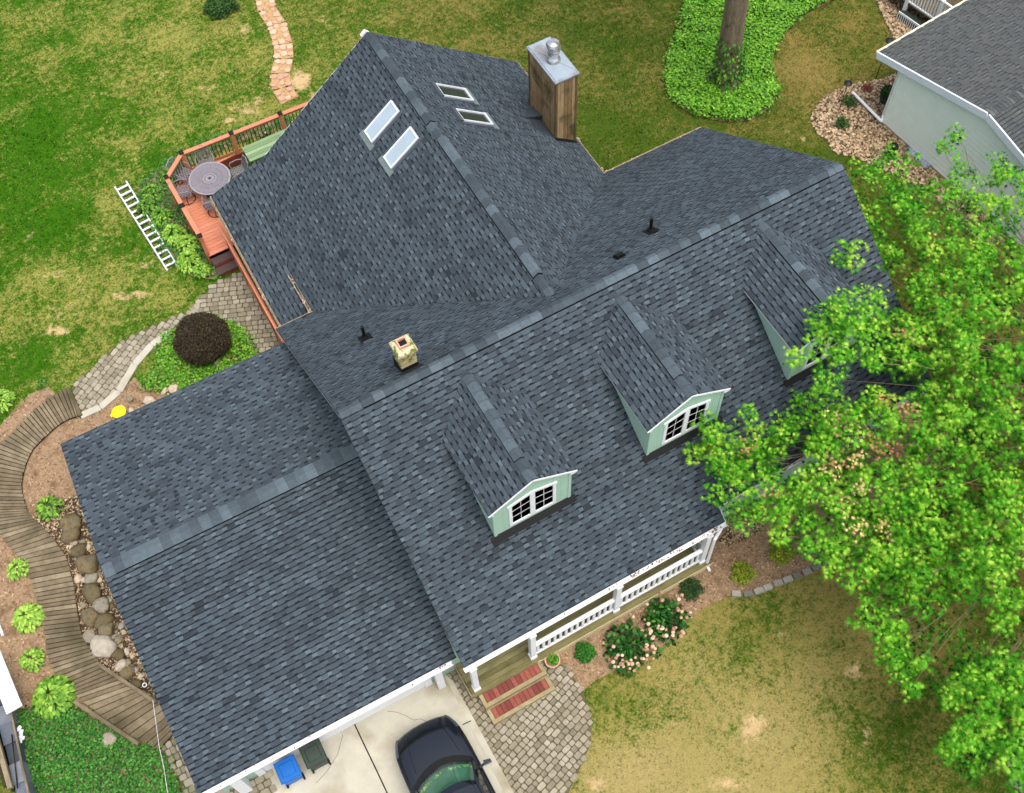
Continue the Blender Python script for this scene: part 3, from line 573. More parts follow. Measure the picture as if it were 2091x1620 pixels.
rl = MB(); rl.box(7.2, 7.26, PY + .08, -4.0, PZ + .86, PZ + .92); rl.box(7.21, 7.25, PY + .08, -4.0, PZ + .08, PZ + .15)
for i in range(10): y = PY + .2 + i * .172; rl.box(7.215, 7.245, y - .035, y + .035, PZ + .15, PZ + .86)
rl.build('side_railing', WHITE, house)
# front door and porch windows on the porch wall
q = MB(); q.box(2.6, 3.6, -3.98, -3.9, PZ, 2.55); q.build('front_door', REDD, house)
for x in (4.9, 6.3):
    q = MB(); q.box(x - .5, x + .5, -3.97, -3.9, 1.2, 2.5); o = q.build('porch_window', WHITE, house); q = MB(); q.box(x - .42, x + .42, -3.99, -3.972, 1.28, 2.42); q.build('pane', GLASS, o)
# porch steps: timber frames with brick infill
def step(x0, x1, y0, y1, z):
    q = MB(); f = .105; q.box(x0, x1, y0, y0 + f, 0, z, .7); q.box(x0, x1, y1 - .03, y1, 0, z - .001, .3); q.box(x0, x0 + f, y0 + f + .004, y1 - .034, 0, z - .003, .9); q.box(x1 - f, x1, y0 + f + .004, y1 - .034, 0, z - .003, .5)
    o = q.build('porch_step', STEPW, house); bq = MB(); n = 12; X0, X1_ = x0 + f + .008, x1 - f - .008; w_ = (X1_ - X0) / n
    for i in range(n): bq.box(X0 + i * w_ + .006, X0 + (i + 1) * w_ - .006, y0 + f + .01, y1 - .038, 0, z - .012 - rnd.uniform(0, .004), rnd.uniform(.35, 1))
    bq.box(X0, X1_, y0 + f + .006, y1 - .035, 0, z - .03, 0); bq.build('brick_tread', BRICK, o)
step(.16, 2.02, PY - .56, PY - .15, .31); step(.16, 2.02, PY - .99, PY - .565, .16)
q = MB(); q.tube([(7.60, PY - .02, zf(-A2) - .08), (7.60, PY - .02, 2.35), (7.36, PY - .12, 2.15), (7.36, PY - .12, .25), (7.40, PY - .26, .06)], .045, 8); q.build('downspout', WGUT, house)
# ---------------------------------------------------------------- dormers
def dormer(xc):
    DP, DW, HD, WR, WW, TD = 3.707, 3.645, 6.38, 1.199, 1.078, .609
    zb = zf(-DW); ze = HD - TD * WW - .07; q = MB()
    # side walls and front wall as one shell
    yb = lambda z: -(H - z) / SF
    fr = [(xc - WW + .006, -DW, zb - .1), (xc + WW - .006, -DW, zb - .1), (xc + WW - .006, -DW, ze), (xc, -DW, HD - .07), (xc - WW + .006, -DW, ze)]
    q.prism([(a, b + .08, c) for a, b, c in fr], fr)
    for s in (-1, 1):
        x = xc + s * WW; pts = [(x, -DW - .003, zb - .1), (x, -DW - .003, ze), (x, yb(ze) + .1, ze), (x, yb(ze) + .1, ze - .12)]
        q.prism(pts, [(x - s * .06, b, c) for a, b, c in pts])
    o = q.build('dormer', SIDING, house)
    # shallow shadow grooves between siding sheets
    for s in (-1, 1):
        q = MB(); q.box(xc + s * WW - .07 * (s > 0) - .005, xc + s * WW + .07 * (s < 0) + .005, -DW - .018, -DW - .001, zb + .02, ze - .05); q.build('corner_board', SIDING, o)
    for x in (-.8, .8): q = MB(); q.box(xc + x - .004, xc + x + .004, -DW - .006, -DW - .001, zb + .05, ze + .1); q.build('siding_joint', SIDING, o)
    kd = math.hypot(1, TD); ze_r = HD - TD * WR; ybk = yb(ze_r); yr = yb(HD)
    for s in (-1, 1):
        shingles('dormer_roof', o, (xc + s * WR, -DP, ze_r), (0, 1, 0), (-s, 0, TD), [(0, 0), (ybk + DP, 0), (yr + DP, WR * kd), (0, WR * kd)], seed=int(xc * 7) + s, ex=.145, slab=.05)
        b = MB(); b.bar((xc + s * (WR + .0), -DP - .006, ze_r - .035), (xc, -DP - .006, HD - .035), .02, .06); b.bar((xc + s * (WR - .02), -DP, ze_r - .06), (xc + s * (WR - .02), ybk + .25, ze_r - .06), .03, .06)
        b.box(xc + s * (WW + .0) - .05, xc + s * (WW + .05) + .05, -DP - .01, -DW, ze_r - .1, ze_r - .03); b.build('dormer_trim', WHITE, o)
    ridge('dormer_ridge_cap', o, (xc, -DP + .01, HD), (xc, yr, HD), (-1, 0, -TD), (1, 0, -TD), .15, (.14, .86), int(xc) + 9, vh=.045)
    # peaked pair of sashes
    yo = -DW - .03; HWn = .65; zb0 = zb + .22; zo = zb + 1.40; sl_ = .30; zt = lambda x: zo + (HWn - abs(x)) * sl_
    q = MB(); t = .085
    def slab_(pts, d=.045): q.prism([(xc + x, yo + d, z) for x, z in pts], [(xc + x, yo, z) for x, z in pts])
    slab_([(-HWn, zb0), (HWn, zb0), (HWn, zb0 + t), (-HWn, zb0 + t)])
    for s in (-1, 1):
        slab_([(s * HWn, zb0 + t), (s * (HWn - t), zb0 + t), (s * (HWn - t), zt(HWn - t) - t), (s * HWn, zt(HWn) - t)][::s])
        slab_([(s * (HWn + .03), zt(HWn + .03) - t), (0, zt(0) - t), (0, zt(0)), (s * (HWn + .03), zt(HWn + .03))][::s], .06)
    slab_([(-.07, zb0 + t), (.07, zb0 + t), (.07, zt(.07) - t), (-.07, zt(.07) - t)])
    wf = q.build('window_frame', WHITE, o)
    for s in (-1, 1):
        a, b = s * .07, s * (HWn - t); q = MB(); q.M = None
        q.prism([(xc + x, yo + .05, z) for x, z in ((a, zb0 + t), (b, zb0 + t), (b, zt(b) - t), (a, zt(a) - t))], [(xc + x, yo + .03, z) for x, z in ((a, zb0 + t), (b, zb0 + t), (b, zt(b) - t), (a, zt(a) - t))]); q.build('pane', GLASS, wf)
        q = MB(); mx_ = (a + b) / 2; q.box(xc + mx_ - .006, xc + mx_ + .006, yo + .018, yo + .029, zb0 + t, zt(mx_) - t)
        for f in (1 / 3, 2 / 3):
            za, zc = zb0 + t + (zt(a) - t - zb0 - t) * f, zb0 + t + (zt(b) - t - zb0 - t) * f; q.bar((xc + a, yo + .024, za), (xc + b, yo + .024, zc), .006, .012)
        q.build('muntin', WHITE, wf)
    q = MB(); zz = zf(-DW - .14)
    q.prism([(xc - WW - .12, -DW - .15, zz + .02), (xc + WW + .12, -DW - .15, zz + .02), (xc + WW + .12, -DW - .002, zb + .03), (xc - WW - .12, -DW - .002, zb + .03)], [(xc - WW - .12, -DW - .15, zz + .035), (xc + WW + .12, -DW - .15, zz + .035), (xc + WW + .12, -DW - .002, zb + .07), (xc - WW - .12, -DW - .002, zb + .07)])
    q.build('base_flashing', BLACK, o); return o
for xc in (3.169, 7.566, 11.92): dormer(xc)
# ---------------------------------------------------------------- skylights
def skylight(corners, O, N, U, Vv, m, lift=.09, low=True):
    O, N, U, Vv = map(Vector, (O, N, U, Vv)); N.normalize(); U.normalize(); Vv.normalize(); N = N if N.z > 0 else -N
    P = [GP(u, v, O + N * lift, N) for u, v in corners]; us = sorted((p - O).dot(U) for p in P); vs_ = sorted((p - O).dot(Vv) for p in P)
    u0, u1, v0, v1 = (us[0] + us[1]) / 2, (us[2] + us[3]) / 2, (vs_[0] + vs_[1]) / 2, (vs_[2] + vs_[3]) / 2
    W_ = lambda u, v, h: O + U * u + Vv * v + N * h
    def blk(q, a, b, c, d, h0, h1, t=.5): q.prism([W_(a, c, h0), W_(b, c, h0), W_(b, d, h0), W_(a, d, h0)], [W_(a, c, h1), W_(b, c, h1), W_(b, d, h1), W_(a, d, h1)], t)
    q = MB(); f = .04 if m is SKYPANE else .032; blk(q, u0, u1, v0, v0 + f, 0, lift); blk(q, u0, u1, v1 - f, v1, 0, lift); blk(q, u0, u0 + f, v0 + f, v1 - f, 0, lift - .002); blk(q, u1 - f, u1, v0 + f, v1 - f, 0, lift - .002)
    o = q.build('skylight', GREYMETAL if not low else ALU, house); q = MB(); blk(q, u0 + f, u1 - f, v0 + f, v1 - f, .01, lift - .02 if m is SKYPANE else lift - .05); q.build('pane', m, o)
    q = MB(); blk(q, u0 - .12, u1 + .12, v0 - .2, v0 - .003, .02, .034); q.build('sill_flashing', GREYMETAL, o); q = MB(); blk(q, u0 - .1, u0 - .003, v0, v1 + .1, .01, .04); blk(q, u1 + .003, u1 + .1, v0, v1 + .1, .01, .04)
    if m is not SKYPANE: blk(q, u0 - .04, u1 + .04, v1 + .003, v1 + .14, .01, .1)
    q.build('flashing', SLF, o)
NL, NRt = (-T_, 0, 1), (T_, 0, 1)
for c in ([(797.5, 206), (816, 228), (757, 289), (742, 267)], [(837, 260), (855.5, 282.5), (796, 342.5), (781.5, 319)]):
    skylight(c, (X2, B_, wz(X2)), NL, (0, 1, 0), (1, 0, T_), SKYPANE)
for c in ([(893, 173), (948, 177), (966, 201), (906, 197)], [(934, 224), (988, 228), (1008, 251), (946, 247)]):
    skylight(c, (X3, B_, wz(X3)), NRt, (0, 1, 0), (-1, 0, T_), GLASS)
# ---------------------------------------------------------------- chimneys and vents
q = MB(); cx0, cx1, cy0, cy1, ctop = 10.27, 10.95, 7.27, 8.83, 5.47
q.box(cx0, cx1, cy0, cy1, 0, ctop, .35); r = random.Random(2)
def battens(a, b, fixed, axis_, out):
    n = int((b - a) / .13)
    for i in range(n):
        s = a + i * (b - a) / n; w_ = (b - a) / n - .012; t = r.uniform(.42, .95)
        if axis_ == 'x': q.box(s, s + w_, min(fixed, fixed + out), max(fixed, fixed + out), 2, ctop - .01, t)
        else: q.box(min(fixed, fixed + out), max(fixed, fixed + out), s, s + w_, 2, ctop - .01, t)
battens(cx0, cx1, cy0, 'x', -.02); battens(cy0, cy1, cx0, 'y', -.02); battens(cx0, cx1, cy1, 'x', .02); battens(cy0, cy1, cx1, 'y', .02)
for x, y in ((cx0, cy0), (cx1, cy0), (cx0, cy1), (cx1, cy1)): q.box(x - .035, x + .035, y - .035, y + .035, 2, ctop - .005, .2)
ch = q.build('wood_chimney', CEDAR, house)
q = MB(); q.bevbox(cx0 - .07, cx1 + .07, cy0 - .07, cy1 + .07, ctop, ctop + .07, .012)
mx_, my_ = (cx0 + cx1) / 2, (cy0 + cy1) / 2 - .03
for s in (-1, 1):
    q.bar((mx_, my_, ctop + .115), (cx0 - .05 if s < 0 else cx1 + .05, cy0 - .02, ctop + .104), .02, .008); q.bar((mx_, my_, ctop + .115), (cx0 - .05 if s < 0 else cx1 + .05, cy1 + .02, ctop + .104), .02, .008)
q.build('chimney_cap', CHMET, ch)
q = MB(); q.bevbox(cx0 - .03, cx1 + .03, cy0 - .03, cy1 + .03, ctop + .07, ctop + .1, .02); q.build('cap_step', CHMET, ch)
q = MB(); q.M = Matrix.Translation((mx_, my_, ctop + .1)) @ Matrix.Scale(1.25, 4); c = (0, 0, 0); q.lathe(c, [(.19, 0), (.16, .06), (.12, .12), (.12, .22), (.15, .23), (.15, .27), (.13, .28)], 24)
q.lathe(c, [(.10, .28), (.10, .33)], 20); q.lathe(c, [(.175, .33), (.175, .36), (.14, .37), (.14, .43), (.17, .44), (.17, .47), (.14, .53), (.05, .56), (.01, .565)], 24); q.build('flue_cap', STEEL, ch, smooth=False)
# cricket behind the wood chimney
q = MB(); zz = lambda x, d=0: wz(x) + d
q.prism([(cx0 - .7, cy0 + .3, zz(cx0 - .7, -.02)), (cx0, cy0 - .1, zz(cx0, -.02)), (cx0, cy1 + .1, zz(cx0, -.02))], [(cx0 - .7, cy0 + .3, zz(cx0 - .7, .02)), (cx0, cy0 - .1, zz(cx0, .03)), (cx0, cy1 + .1, zz(cx0, .03))], .55)
q.prism([(cx0 - .7, (cy0 + cy1) / 2, zz(cx0 - .7)), (cx0, (cy0 + cy1) / 2 + .05, zz(cx0)), (cx0, cy1, zz(cx0))], [(cx0 - .7, (cy0 + cy1) / 2, zz(cx0 - .7, .04)), (cx0, (cy0 + cy1) / 2, zz(cx0, .25)), (cx0, cy1, zz(cx0, .05))], .6)
q.build('chimney_cricket', SHING, house)
q = MB(); q.prism([(cx0 - .05, cy0 - .14, wz(cx0 - .05)), (cx1 + .05, cy0 - .14, wz(cx1 + .05)), (cx1 + .05, cy0 - .025, wz(cx1 + .05)), (cx0 - .05, cy0 - .025, wz(cx0 - .05))], [(cx0 - .05, cy0 - .14, wz(cx0 - .05) + .03), (cx1 + .05, cy0 - .14, wz(cx1 + .05) + .03), (cx1 + .05, cy0 - .025, wz(cx1 + .05) + .05), (cx0 - .05, cy0 - .025, wz(cx0 - .05) + .05)]); q.build('chimney_flashing', BLACK, ch)
# brick chimney on the left rear slope
NRr = Vector((0, SRR, 1)); p = GP(832, 748, (0, B_, zr(B_)), NRr); bx, by = p.x, p.y; w_ = .21
q = MB(); zt = p.z + .95
z = p.z - .4; k = 0
while z < zt - .07: q.box(bx - w_ + .006 * (k % 2), bx + w_ - .006 * (k % 2), by - w_, by + w_, z, z + .062, rnd.uniform(.3, .8)); z += .068; k += 1
q.bevbox(bx - w_ - .05, bx + w_ + .05, by - w_ - .05, by + w_ + .05, z, z + .09, .02, .7); q.bevbox(bx - w_ - .02, bx + w_ + .02, by - w_ - .02, by + w_ + .02, z + .09, z + .15, .04, .9)
bc = q.build('brick_chimney', MOSSB, house)
q = MB(); zq = z + .15
for a, b, c, d in ((-.13, .13, -.13, -.095), (-.13, .13, .095, .13), (-.13, -.095, -.095, .095), (.095, .13, -.095, .095)): q.box(bx + a, bx + b, by + c, by + d, zq - .05, zq + .10)
q.build('flue_liner', TERRA, bc)
q = MB(); q.box(bx - w_ - .015, bx + w_ + .015, by - w_ - .03, by - w_ - .004, p.z - .3, p.z + .36); q.box(bx - w_ - .02, bx - w_ - .001, by - w_, by + w_ + .1, p.z - .4, p.z + .24); q.box(bx + w_ + .001, bx + w_ + .02, by - w_, by + w_ + .1, p.z - .4, p.z + .24)
q.box(bx - w_ - .09, bx + w_ + .09, by - w_ - .1, by - w_ - .03, zr(by - w_ - .03) - .02, zr(by - w_ - .1) + .03); q.build('flashing', BLACK, bc)
q = MB(); q.box(bx - .093, bx + .093, by - .093, by + .093, zq - .02, zq + .02); q.build('flue_opening', BLACK, bc)
for u, v in ((745, 690), (1328, 472)):
    p = GP(u, v, (0, B_, zr(B_)), NRr); q = MB(); q.tube([p - Vector((0, 0, .1)), p + Vector((0, 0, .55))], .045, 12); q.lathe(p + Vector((0, 0, .44)), [(.052, 0), (.052, .03)], 12)
    o = q.build('vent_pipe', BLACK, house); q = MB(); q.prism([p + Vector((a, b, -SRR * b + .0)) for a, b in ((-.17, -.2), (.17, -.2), (.17, .15), (-.17, .15))], [p + Vector((a, b, -SRR * b + .035)) for a, b in ((-.17, -.2), (.17, -.2), (.17, .15), (-.17, .15))]); q.lathe(p - Vector((0, 0, .02)), [(.10, 0), (.08, .1), (.05, .14)], 12); q.build('flashing', BLACK, o)
p = GP(1264, 525, (0, B_, zr(B_)), NRr); q = MB()
S4 = ((-.13, -.12), (.13, -.12), (.13, .12), (-.13, .12)); q.prism([p + Vector((a, b, -SRR * b)) for a, b in S4], [p + Vector((a * .8, b * .8, -SRR * b * .8 + .13)) for a, b in S4]); q.build('roof_vent', BLACK, house)
# ---------------------------------------------------------------- garage
GR, XG, YG, HG, BG, AG, QG = -.022, -6.767, .567, 3.423, 4.623, 5.835, .21
GM = Matrix.Translation((0, YG, 0)) @ Matrix.Rotation(GR, 4, 'Z')
def gp(x, y, z): return GM @ Vector((x, y - 0, z))
gU = (GM.to_3x3() @ Vector((1, 0, 0))); gV = (GM.to_3x3() @ Vector((0, 1, 0))); kg = math.hypot(1, QG); GXE = .33
shingles('garage_roof', house, gp(XG, -AG, HG - QG * AG), gU, gV + Vector((0, 0, QG)), [(0, 0), (GXE - XG - .2, 0), (GXE - XG, AG * kg), (0, AG * kg)], seed=21)
shingles('garage_roof', house, gp(XG, BG, HG - QG * BG), gU, -gV + Vector((0, 0, QG)), [(0, 0), (GXE - XG, 0), (GXE - XG, BG * kg), (0, BG * kg)], seed=22)
ridge('ridge_cap', house, gp(XG + .02, 0, HG), gp(GXE, 0, HG), -gV - Vector((0, 0, QG)), gV - Vector((0, 0, QG)), .20, (.045, 1.1), 6, step=.26)
gutter('gutter', gp(XG, -AG, HG - QG * AG - .01), gp(-.02, -AG, HG - QG * AG - .01), -gV, litter=((0, .9, 2), (.95, 1, 25)), w_=.14)
gutter('gutter', gp(XG, BG, HG - QG * BG - .01), gp(.2, BG, HG - QG * BG - .01), gV, w_=.03, m=SLF)
board('rake_board', gp(XG + .03, -AG, HG - QG * AG - .1), gp(XG + .03, 0, HG - .1), .025, .15); board('rake_board', gp(XG + .03, BG, HG - QG * BG - .1), gp(XG + .03, 0, HG - .1), .025, .15)
def gwall(name, pts, d, m): q = MB(); d = Vector(d); q.prism([gp(*p) for p in pts], [gp(*(Vector(p) + d)) for p in pts]); return q.build(name, m, house)
gy0, gy1 = -AG + .35, BG - .3
gwall('garage_wall', [(XG + .25, gy0, 0), (XG + .25, gy1, 0), (XG + .25, gy1, HG - QG * gy1 - .12), (XG + .25, 0, HG - .12), (XG + .25, gy0, HG + QG * gy0 - .12)], (6.9, 0, 0), SIDING)
gd = gwall('garage_door', [(-5.4, gy0 - .03, 0.03), (-.8, gy0 - .03, 0.03), (-.8, gy0 - .03, 1.98), (-5.4, gy0 - .03, 1.98)], (0, .05, 0), WHITE)
for x in (-5.5, -.7): q = MB(); q.prism([gp(x - .1, gy0 - .07, 0.02), gp(x + .1, gy0 - .07, .02), gp(x + .1, gy0, .02), gp(x - .1, gy0, .02)], [gp(x - .1, gy0 - .07, 2.05), gp(x + .1, gy0 - .07, 2.05), gp(x + .1, gy0, 2.05), gp(x - .1, gy0, 2.05)]); q.build('door_trim', WHITE, house)
q = MB()
for x, dx in ((-6.0, .14), (-.42, .1)): q = MB(); q.prism([gp(x - dx, gy0 - .3, .02), gp(x + dx, gy0 - .3, .02), gp(x + dx, gy0, .02), gp(x - dx, gy0, .02)], [gp(x - dx, gy0 - .3, 2.0), gp(x + dx, gy0 - .3, 2.0), gp(x + dx, gy0, 2.0), gp(x - dx, gy0, 2.0)]); q.build('corner_pier', WHITE, house)
# ---------------------------------------------------------------- deck
DZ, RZ = .5, 1.42
deck = thing('deck', G(440, 420, 0), 'orange stained wooden deck with black balusters behind the house', 'deck')
cap = lambda u, v: Vector((G(u, v, RZ + .1).x, G(u, v, RZ + .1).y, 0))
pC, pB, pA, pD, pE, pF = cap(571, 230), cap(471, 270), cap(369, 310), cap(338.5, 360), cap(371, 418), cap(407, 480)
pG = cap(640, 205)
pS = Vector((G(426, 523, DZ).x, G(426, 523, DZ).y, 0)); XH = XE + .55
edge = [pG + (pG - pC) * .2, pC, pB, pA, pD, pE, pF, pS]
yS = pS.y - .02; xl = lambda y: None
floor_poly = [(p.x, p.y) for p in (pC, pB, pA, pD, pF)] + [(pS.x, yS), (XH, yS), (XH, pC.y), ]
q = MB(); y = yS; ys_ = []
lo = min(p[1] for p in floor_poly); hi = max(p[1] for p in floor_poly); y = lo
while y < hi:
    a = cross(floor_poly, y + .005); b = cross(floor_poly, min(y + .132, hi - .001))
    if a and b: q.prism([(a[0], y, DZ - .03), (a[1], y, DZ - .03), (b[1], y + .132, DZ - .03), (b[0], y + .132, DZ - .03)], [(a[0], y, DZ), (a[1], y, DZ), (b[1], y + .132, DZ), (b[0], y + .132, DZ)], rnd.uniform(.7, 1))
    y += .14
q.build('deck_boards', RED, deck)
q = MB(); q.prism([(x, y, 0.02) for x, y in floor_poly], [(x, y, DZ - .034) for x, y in floor_poly]); q.build('deck_frame', REDD, deck)
pts = [pC, pB, pA, pD, pE, pF]
for p in pts:
    q = MB(); w_ = .055; q.box(p.x - w_, p.x + w_, p.y - w_, p.y + w_, .05, RZ + .06, .6); o = q.build('deck_post', RED, deck)
    q = MB(); q.bevbox(p.x - .075, p.x + .075, p.y - .075, p.y + .075, RZ + .05, RZ + .1, .02); q.bevbox(p.x - .05, p.x + .05, p.y - .05, p.y + .05, RZ + .1, RZ + .14, .03); q.build('post_cap', BLKP, o)
def drail(a, b, bal=True):
    d = (b - a).normalized(); a2, b2 = a + d * .06, b - d * .06; Z = Vector((0, 0, 1))
    q = MB(); q.bar(a2 + Z * RZ, b2 + Z * RZ, .14, .035, tone=.8); q.bar(a2 + Z * (RZ - .07), b2 + Z * (RZ - .07), .04, .09, tone=.3); o = q.build('deck_railing', RED, deck); q = MB(); q.bar(a2 + Z * (DZ + .1), b2 + Z * (DZ + .1), .04, .08, tone=.5); q.build('bottom_rail', RED, o)
    n = max(1, int((b2 - a2).length / .12))
    for i in range(n):
        p = a2.lerp(b2, (i + .5) / n); t = MB(); t.box(p.x - .011, p.x + .011, p.y - .011, p.y + .011, DZ + .12, RZ - .1); t.build('baluster', IRON, o)
for i in range(5): drail(pts[i], pts[i + 1])
drail(pC, pC + (pC - pB).normalized() * 1.2)
q = MB(); q.bar(pF + Vector((0, 0, RZ)), Vector((pS.x, pS.y, DZ + .1)), .12, .05, tone=.6); q.build('deck_side_board', RED, deck)
# steps down to the patio
x0, x1 = pS.x + .02, XE - .02
for k in range(3):
    z = DZ - .16 * (k + 1) + .0; y0 = yS - .3 * (k + 1); 
    if z < .03: break
    q = MB(); q.box(x0, x1, y0 + .015, y0 + .3, z - .04, z); o = q.build('deck_step', TREAD, deck); q = MB(); q.box(x0, x1, y0 + .3, y0 + .33, z - .03 if k else z, z + .125 if k else z + .12); q.box(x0, x1, y0 + .02, y0 + .04, .01, z - .042); q.build('riser', RED if k == 0 else REDD, o)
# red panelled wall along the rear of the lower roof
q = MB(); yy = yS; xw = XE - .10
q.box(xw - .05, xw, 5.75, yy + .1, .02, zl(XE, 5.8) - .3, .6); q.box(xw - .10, xw - .05, 5.75, yy, zl(XE, 5.8) - .32, zl(XE, 5.8) - .26, .9)
y = 5.85
while y < yy: q.box(xw - .075, xw - .052, y, y + .09, .05, zl(XE, 5.8) - .33, .2); y += 1.15
q.build('red_side_wall', RED, house)
# bench, table, chairs on the deck
b1, b2, b3 = G(493, 302, DZ + .45), G(511, 331, DZ + .45), G(590, 262, DZ + .45)
bn = thing('garden_bench', (b1.x + .8, b1.y - .3, DZ), 'sage green slatted wooden bench at the railing of the orange deck', 'bench')
q = MB(); dep = b1.y - b2.y; bx0 = (b1.x + b2.x) / 2
for i in range(5): q.box(bx0, bx0 + 1.9, b1.y - dep * (i + 1) / 5 + .012, b1.y - dep * i / 5, DZ + .42, DZ + .45, rnd.random())
q.build('seat', SAGE, bn)
for lx in (bx0 + .15, bx0 + 1.7):
    for ly in (b1.y - .08, b1.y - dep + .08): q = MB(); q.box(lx - .035, lx + .035, ly - .035, ly + .035, DZ + .002, DZ + .42); q.build('leg', SAGE, bn)
TC = G(428, 364, DZ + .72)
tb = thing('patio_table', (TC.x, TC.y, DZ), 'round grey mesh patio table on the orange deck', 'table')
Rt = (G(471, 364, DZ + .72) - G(386, 364, DZ + .72)).length / 2
q = MB(); n = 48
for r0, r1, t in ((.02, .05, .1), (.06, .15, .9), (.155, .17, .2), (.175, .235, .85), (.24, .25, .2), (.255, .42, .5), (.422, .43, .3), (.432, .60, .55), (.602, .61, .3), (.612, Rt - .05, .6), (Rt - .05, Rt, 1)):
    for k in range(n):
        a0, a1 = 6.2832 * k / n, 6.2832 * (k + 1) / n; tt = min(1, t + .07 * ((k % 2) - .5) * (r0 > .25) * (r1 < Rt - .02)); P = lambda r, a, z: (TC.x + r * math.cos(a), TC.y + r * math.sin(a), z)
        zz = DZ + .72
        q.quad(P(r0, a0, zz), P(r1, a0, zz), P(r1, a1, zz), P(r0, a1, zz), tt)
for k in range(n):
    a0, a1 = 6.2832 * k / n, 6.2832 * (k + 1) / n; q.quad(P(Rt, a0, DZ + .69), P(Rt, a1, DZ + .69), P(Rt, a1, DZ + .72), P(Rt, a0, DZ + .72), .6)
q.build('tabletop', GIRON, tb)
q = MB(); q.tube([(TC.x, TC.y, DZ + .05), (TC.x, TC.y, DZ + .7)], .04, 10); q.lathe((TC.x, TC.y, DZ + .002), [(.32, 0), (.3, .03), (.05, .08)], 20); q.build('pedestal', IRON, tb)
def chair(loc, az, label, proto=None):
    if proto:
        c = proto.copy(); COL.objects.link(c)
        for ch_ in list(proto.children):
            d = ch_.copy(); COL.objects.link(d); d.parent = c
    else:
        c = thing('patio_chair', (0, 0, 0), label, 'chair'); n = 20
        q = MB()
        for i in range(8):
            for j in range(8):
                x, y = -.23 + i * .0575, -.22 + j * .055; q.box(x, x + .045, y, y + .042, .40, .415, .3 + .5 * ((i + j) % 2))
        q.tube([(-.24, -.22, .41), (-.25, .2, .41), (-.1, .26, .41), (.1, .26, .41), (.25, .2, .41), (.24, -.22, .41), (-.24, -.22, .41)], .016, 6); q.build('seat', GIRON, c)
        q = MB(); q.tube([(-.22, -.22, .42), (-.25, -.30, .7), (-.2, -.36, .88), (0, -.38, .95), (.2, -.36, .88), (.25, -.30, .7), (.22, -.22, .42)], .017, 6, .8)
        for i in range(-3, 4): q.tube([(i * .06, -.23, .45), (i * .06 + .05, -.3, .66), (i * .055, -.355, .87)], .008, 5, .4); q.tube([(i * .06, -.23, .45), (i * .06 - .05, -.3, .66), (i * .055, -.355, .87)], .008, 5, .4)
        q.build('backrest', GIRON, c)
        for s in (-1, 1): q = MB(); q.tube([(s * .25, -.28, .66), (s * .29, -.1, .68), (s * .29, .12, .66), (s * .27, .17, .58), (s * .25, .12, .42)], .016, 6, .8); q.build('armrest', GIRON, c)
        q = MB(); q.tube([(.27 * math.cos(t * .5236), .27 * math.sin(t * .5236), .02) for t in range(13)], .014, 6)
        for t in range(4): q.tube([(0, 0, .2), (.2 * math.cos(t * 1.57), .2 * math.sin(t * 1.57), .13), (.27 * math.cos(t * 1.57), .27 * math.sin(t * 1.57), .02)], .013, 6)
        q.tube([(0, 0, .13), (0, 0, .4)], .03, 8); q.build('swivel_base', IRON, c)
    c.location = loc; c.rotation_euler = (0, 0, az); c['label'] = label; c['group'] = 'patio chairs round the deck table'; return c
def facing(p): d = TC - p; return math.atan2(-d.x, d.y)
pr = None
for (u, v, dz), lb in (((421, 335, .45), 'grey metal patio chair between the table and the black balusters'), ((378, 395, .3), 'grey swivel patio chair by the left deck rail with its round base showing'),
                       ((437, 420, .3), 'grey swivel patio chair half hidden under the roof edge below the table'), ((484, 345, .6), 'grey patio chair right of the table against the roof edge'), ((372, 352, .5), 'grey patio chair in the deck corner behind the table')):
    p = G(u, v, DZ + dz); p = TC + (p - TC).normalized() * max((p - TC).length, .86); p.z = DZ + .002; c = chair(p, facing(p), lb, pr); pr = pr or c
# ---------------------------------------------------------------- ladder on the lawn
L0, L1, M0, M1 = G(234, 381, .1), G(341, 551, .1), G(257, 369, .1), G(361, 541, .1)
ld = thing('ladder', (L0 + L1) / 2 - Vector((0, 0, .1)), 'long aluminium extension ladder lying flat on the lawn', 'ladder')
for a, b in ((L0, L1), (M0, M1)):
    q = MB(); a = Vector((a.x, a.y, .0)); b = Vector((b.x, b.y, .0)); Z = Vector((0, 0, 1)); q.bar(a + Z * .045, b + Z * .045, .05, .08); q.bar(a.lerp(b, .03) + Z * .12, b.lerp(a, .06) + Z * .12, .026, .06); q.build('rail', ALU, ld)
q = MB()
for i in range(14):
    t = (i + .6) / 14.2; a, b = L0.lerp(L1, t), M0.lerp(M1, t); q.bar((a.x, a.y, .045), (b.x, b.y, .045), .06, .03); 
    q = q; t += .013; a, b = L0.lerp(L1, t), M0.lerp(M1, t); q.bar((a.x, a.y, .13), (b.x, b.y, .13), .06, .03); q.build('rung', ALU, ld); q = MB()
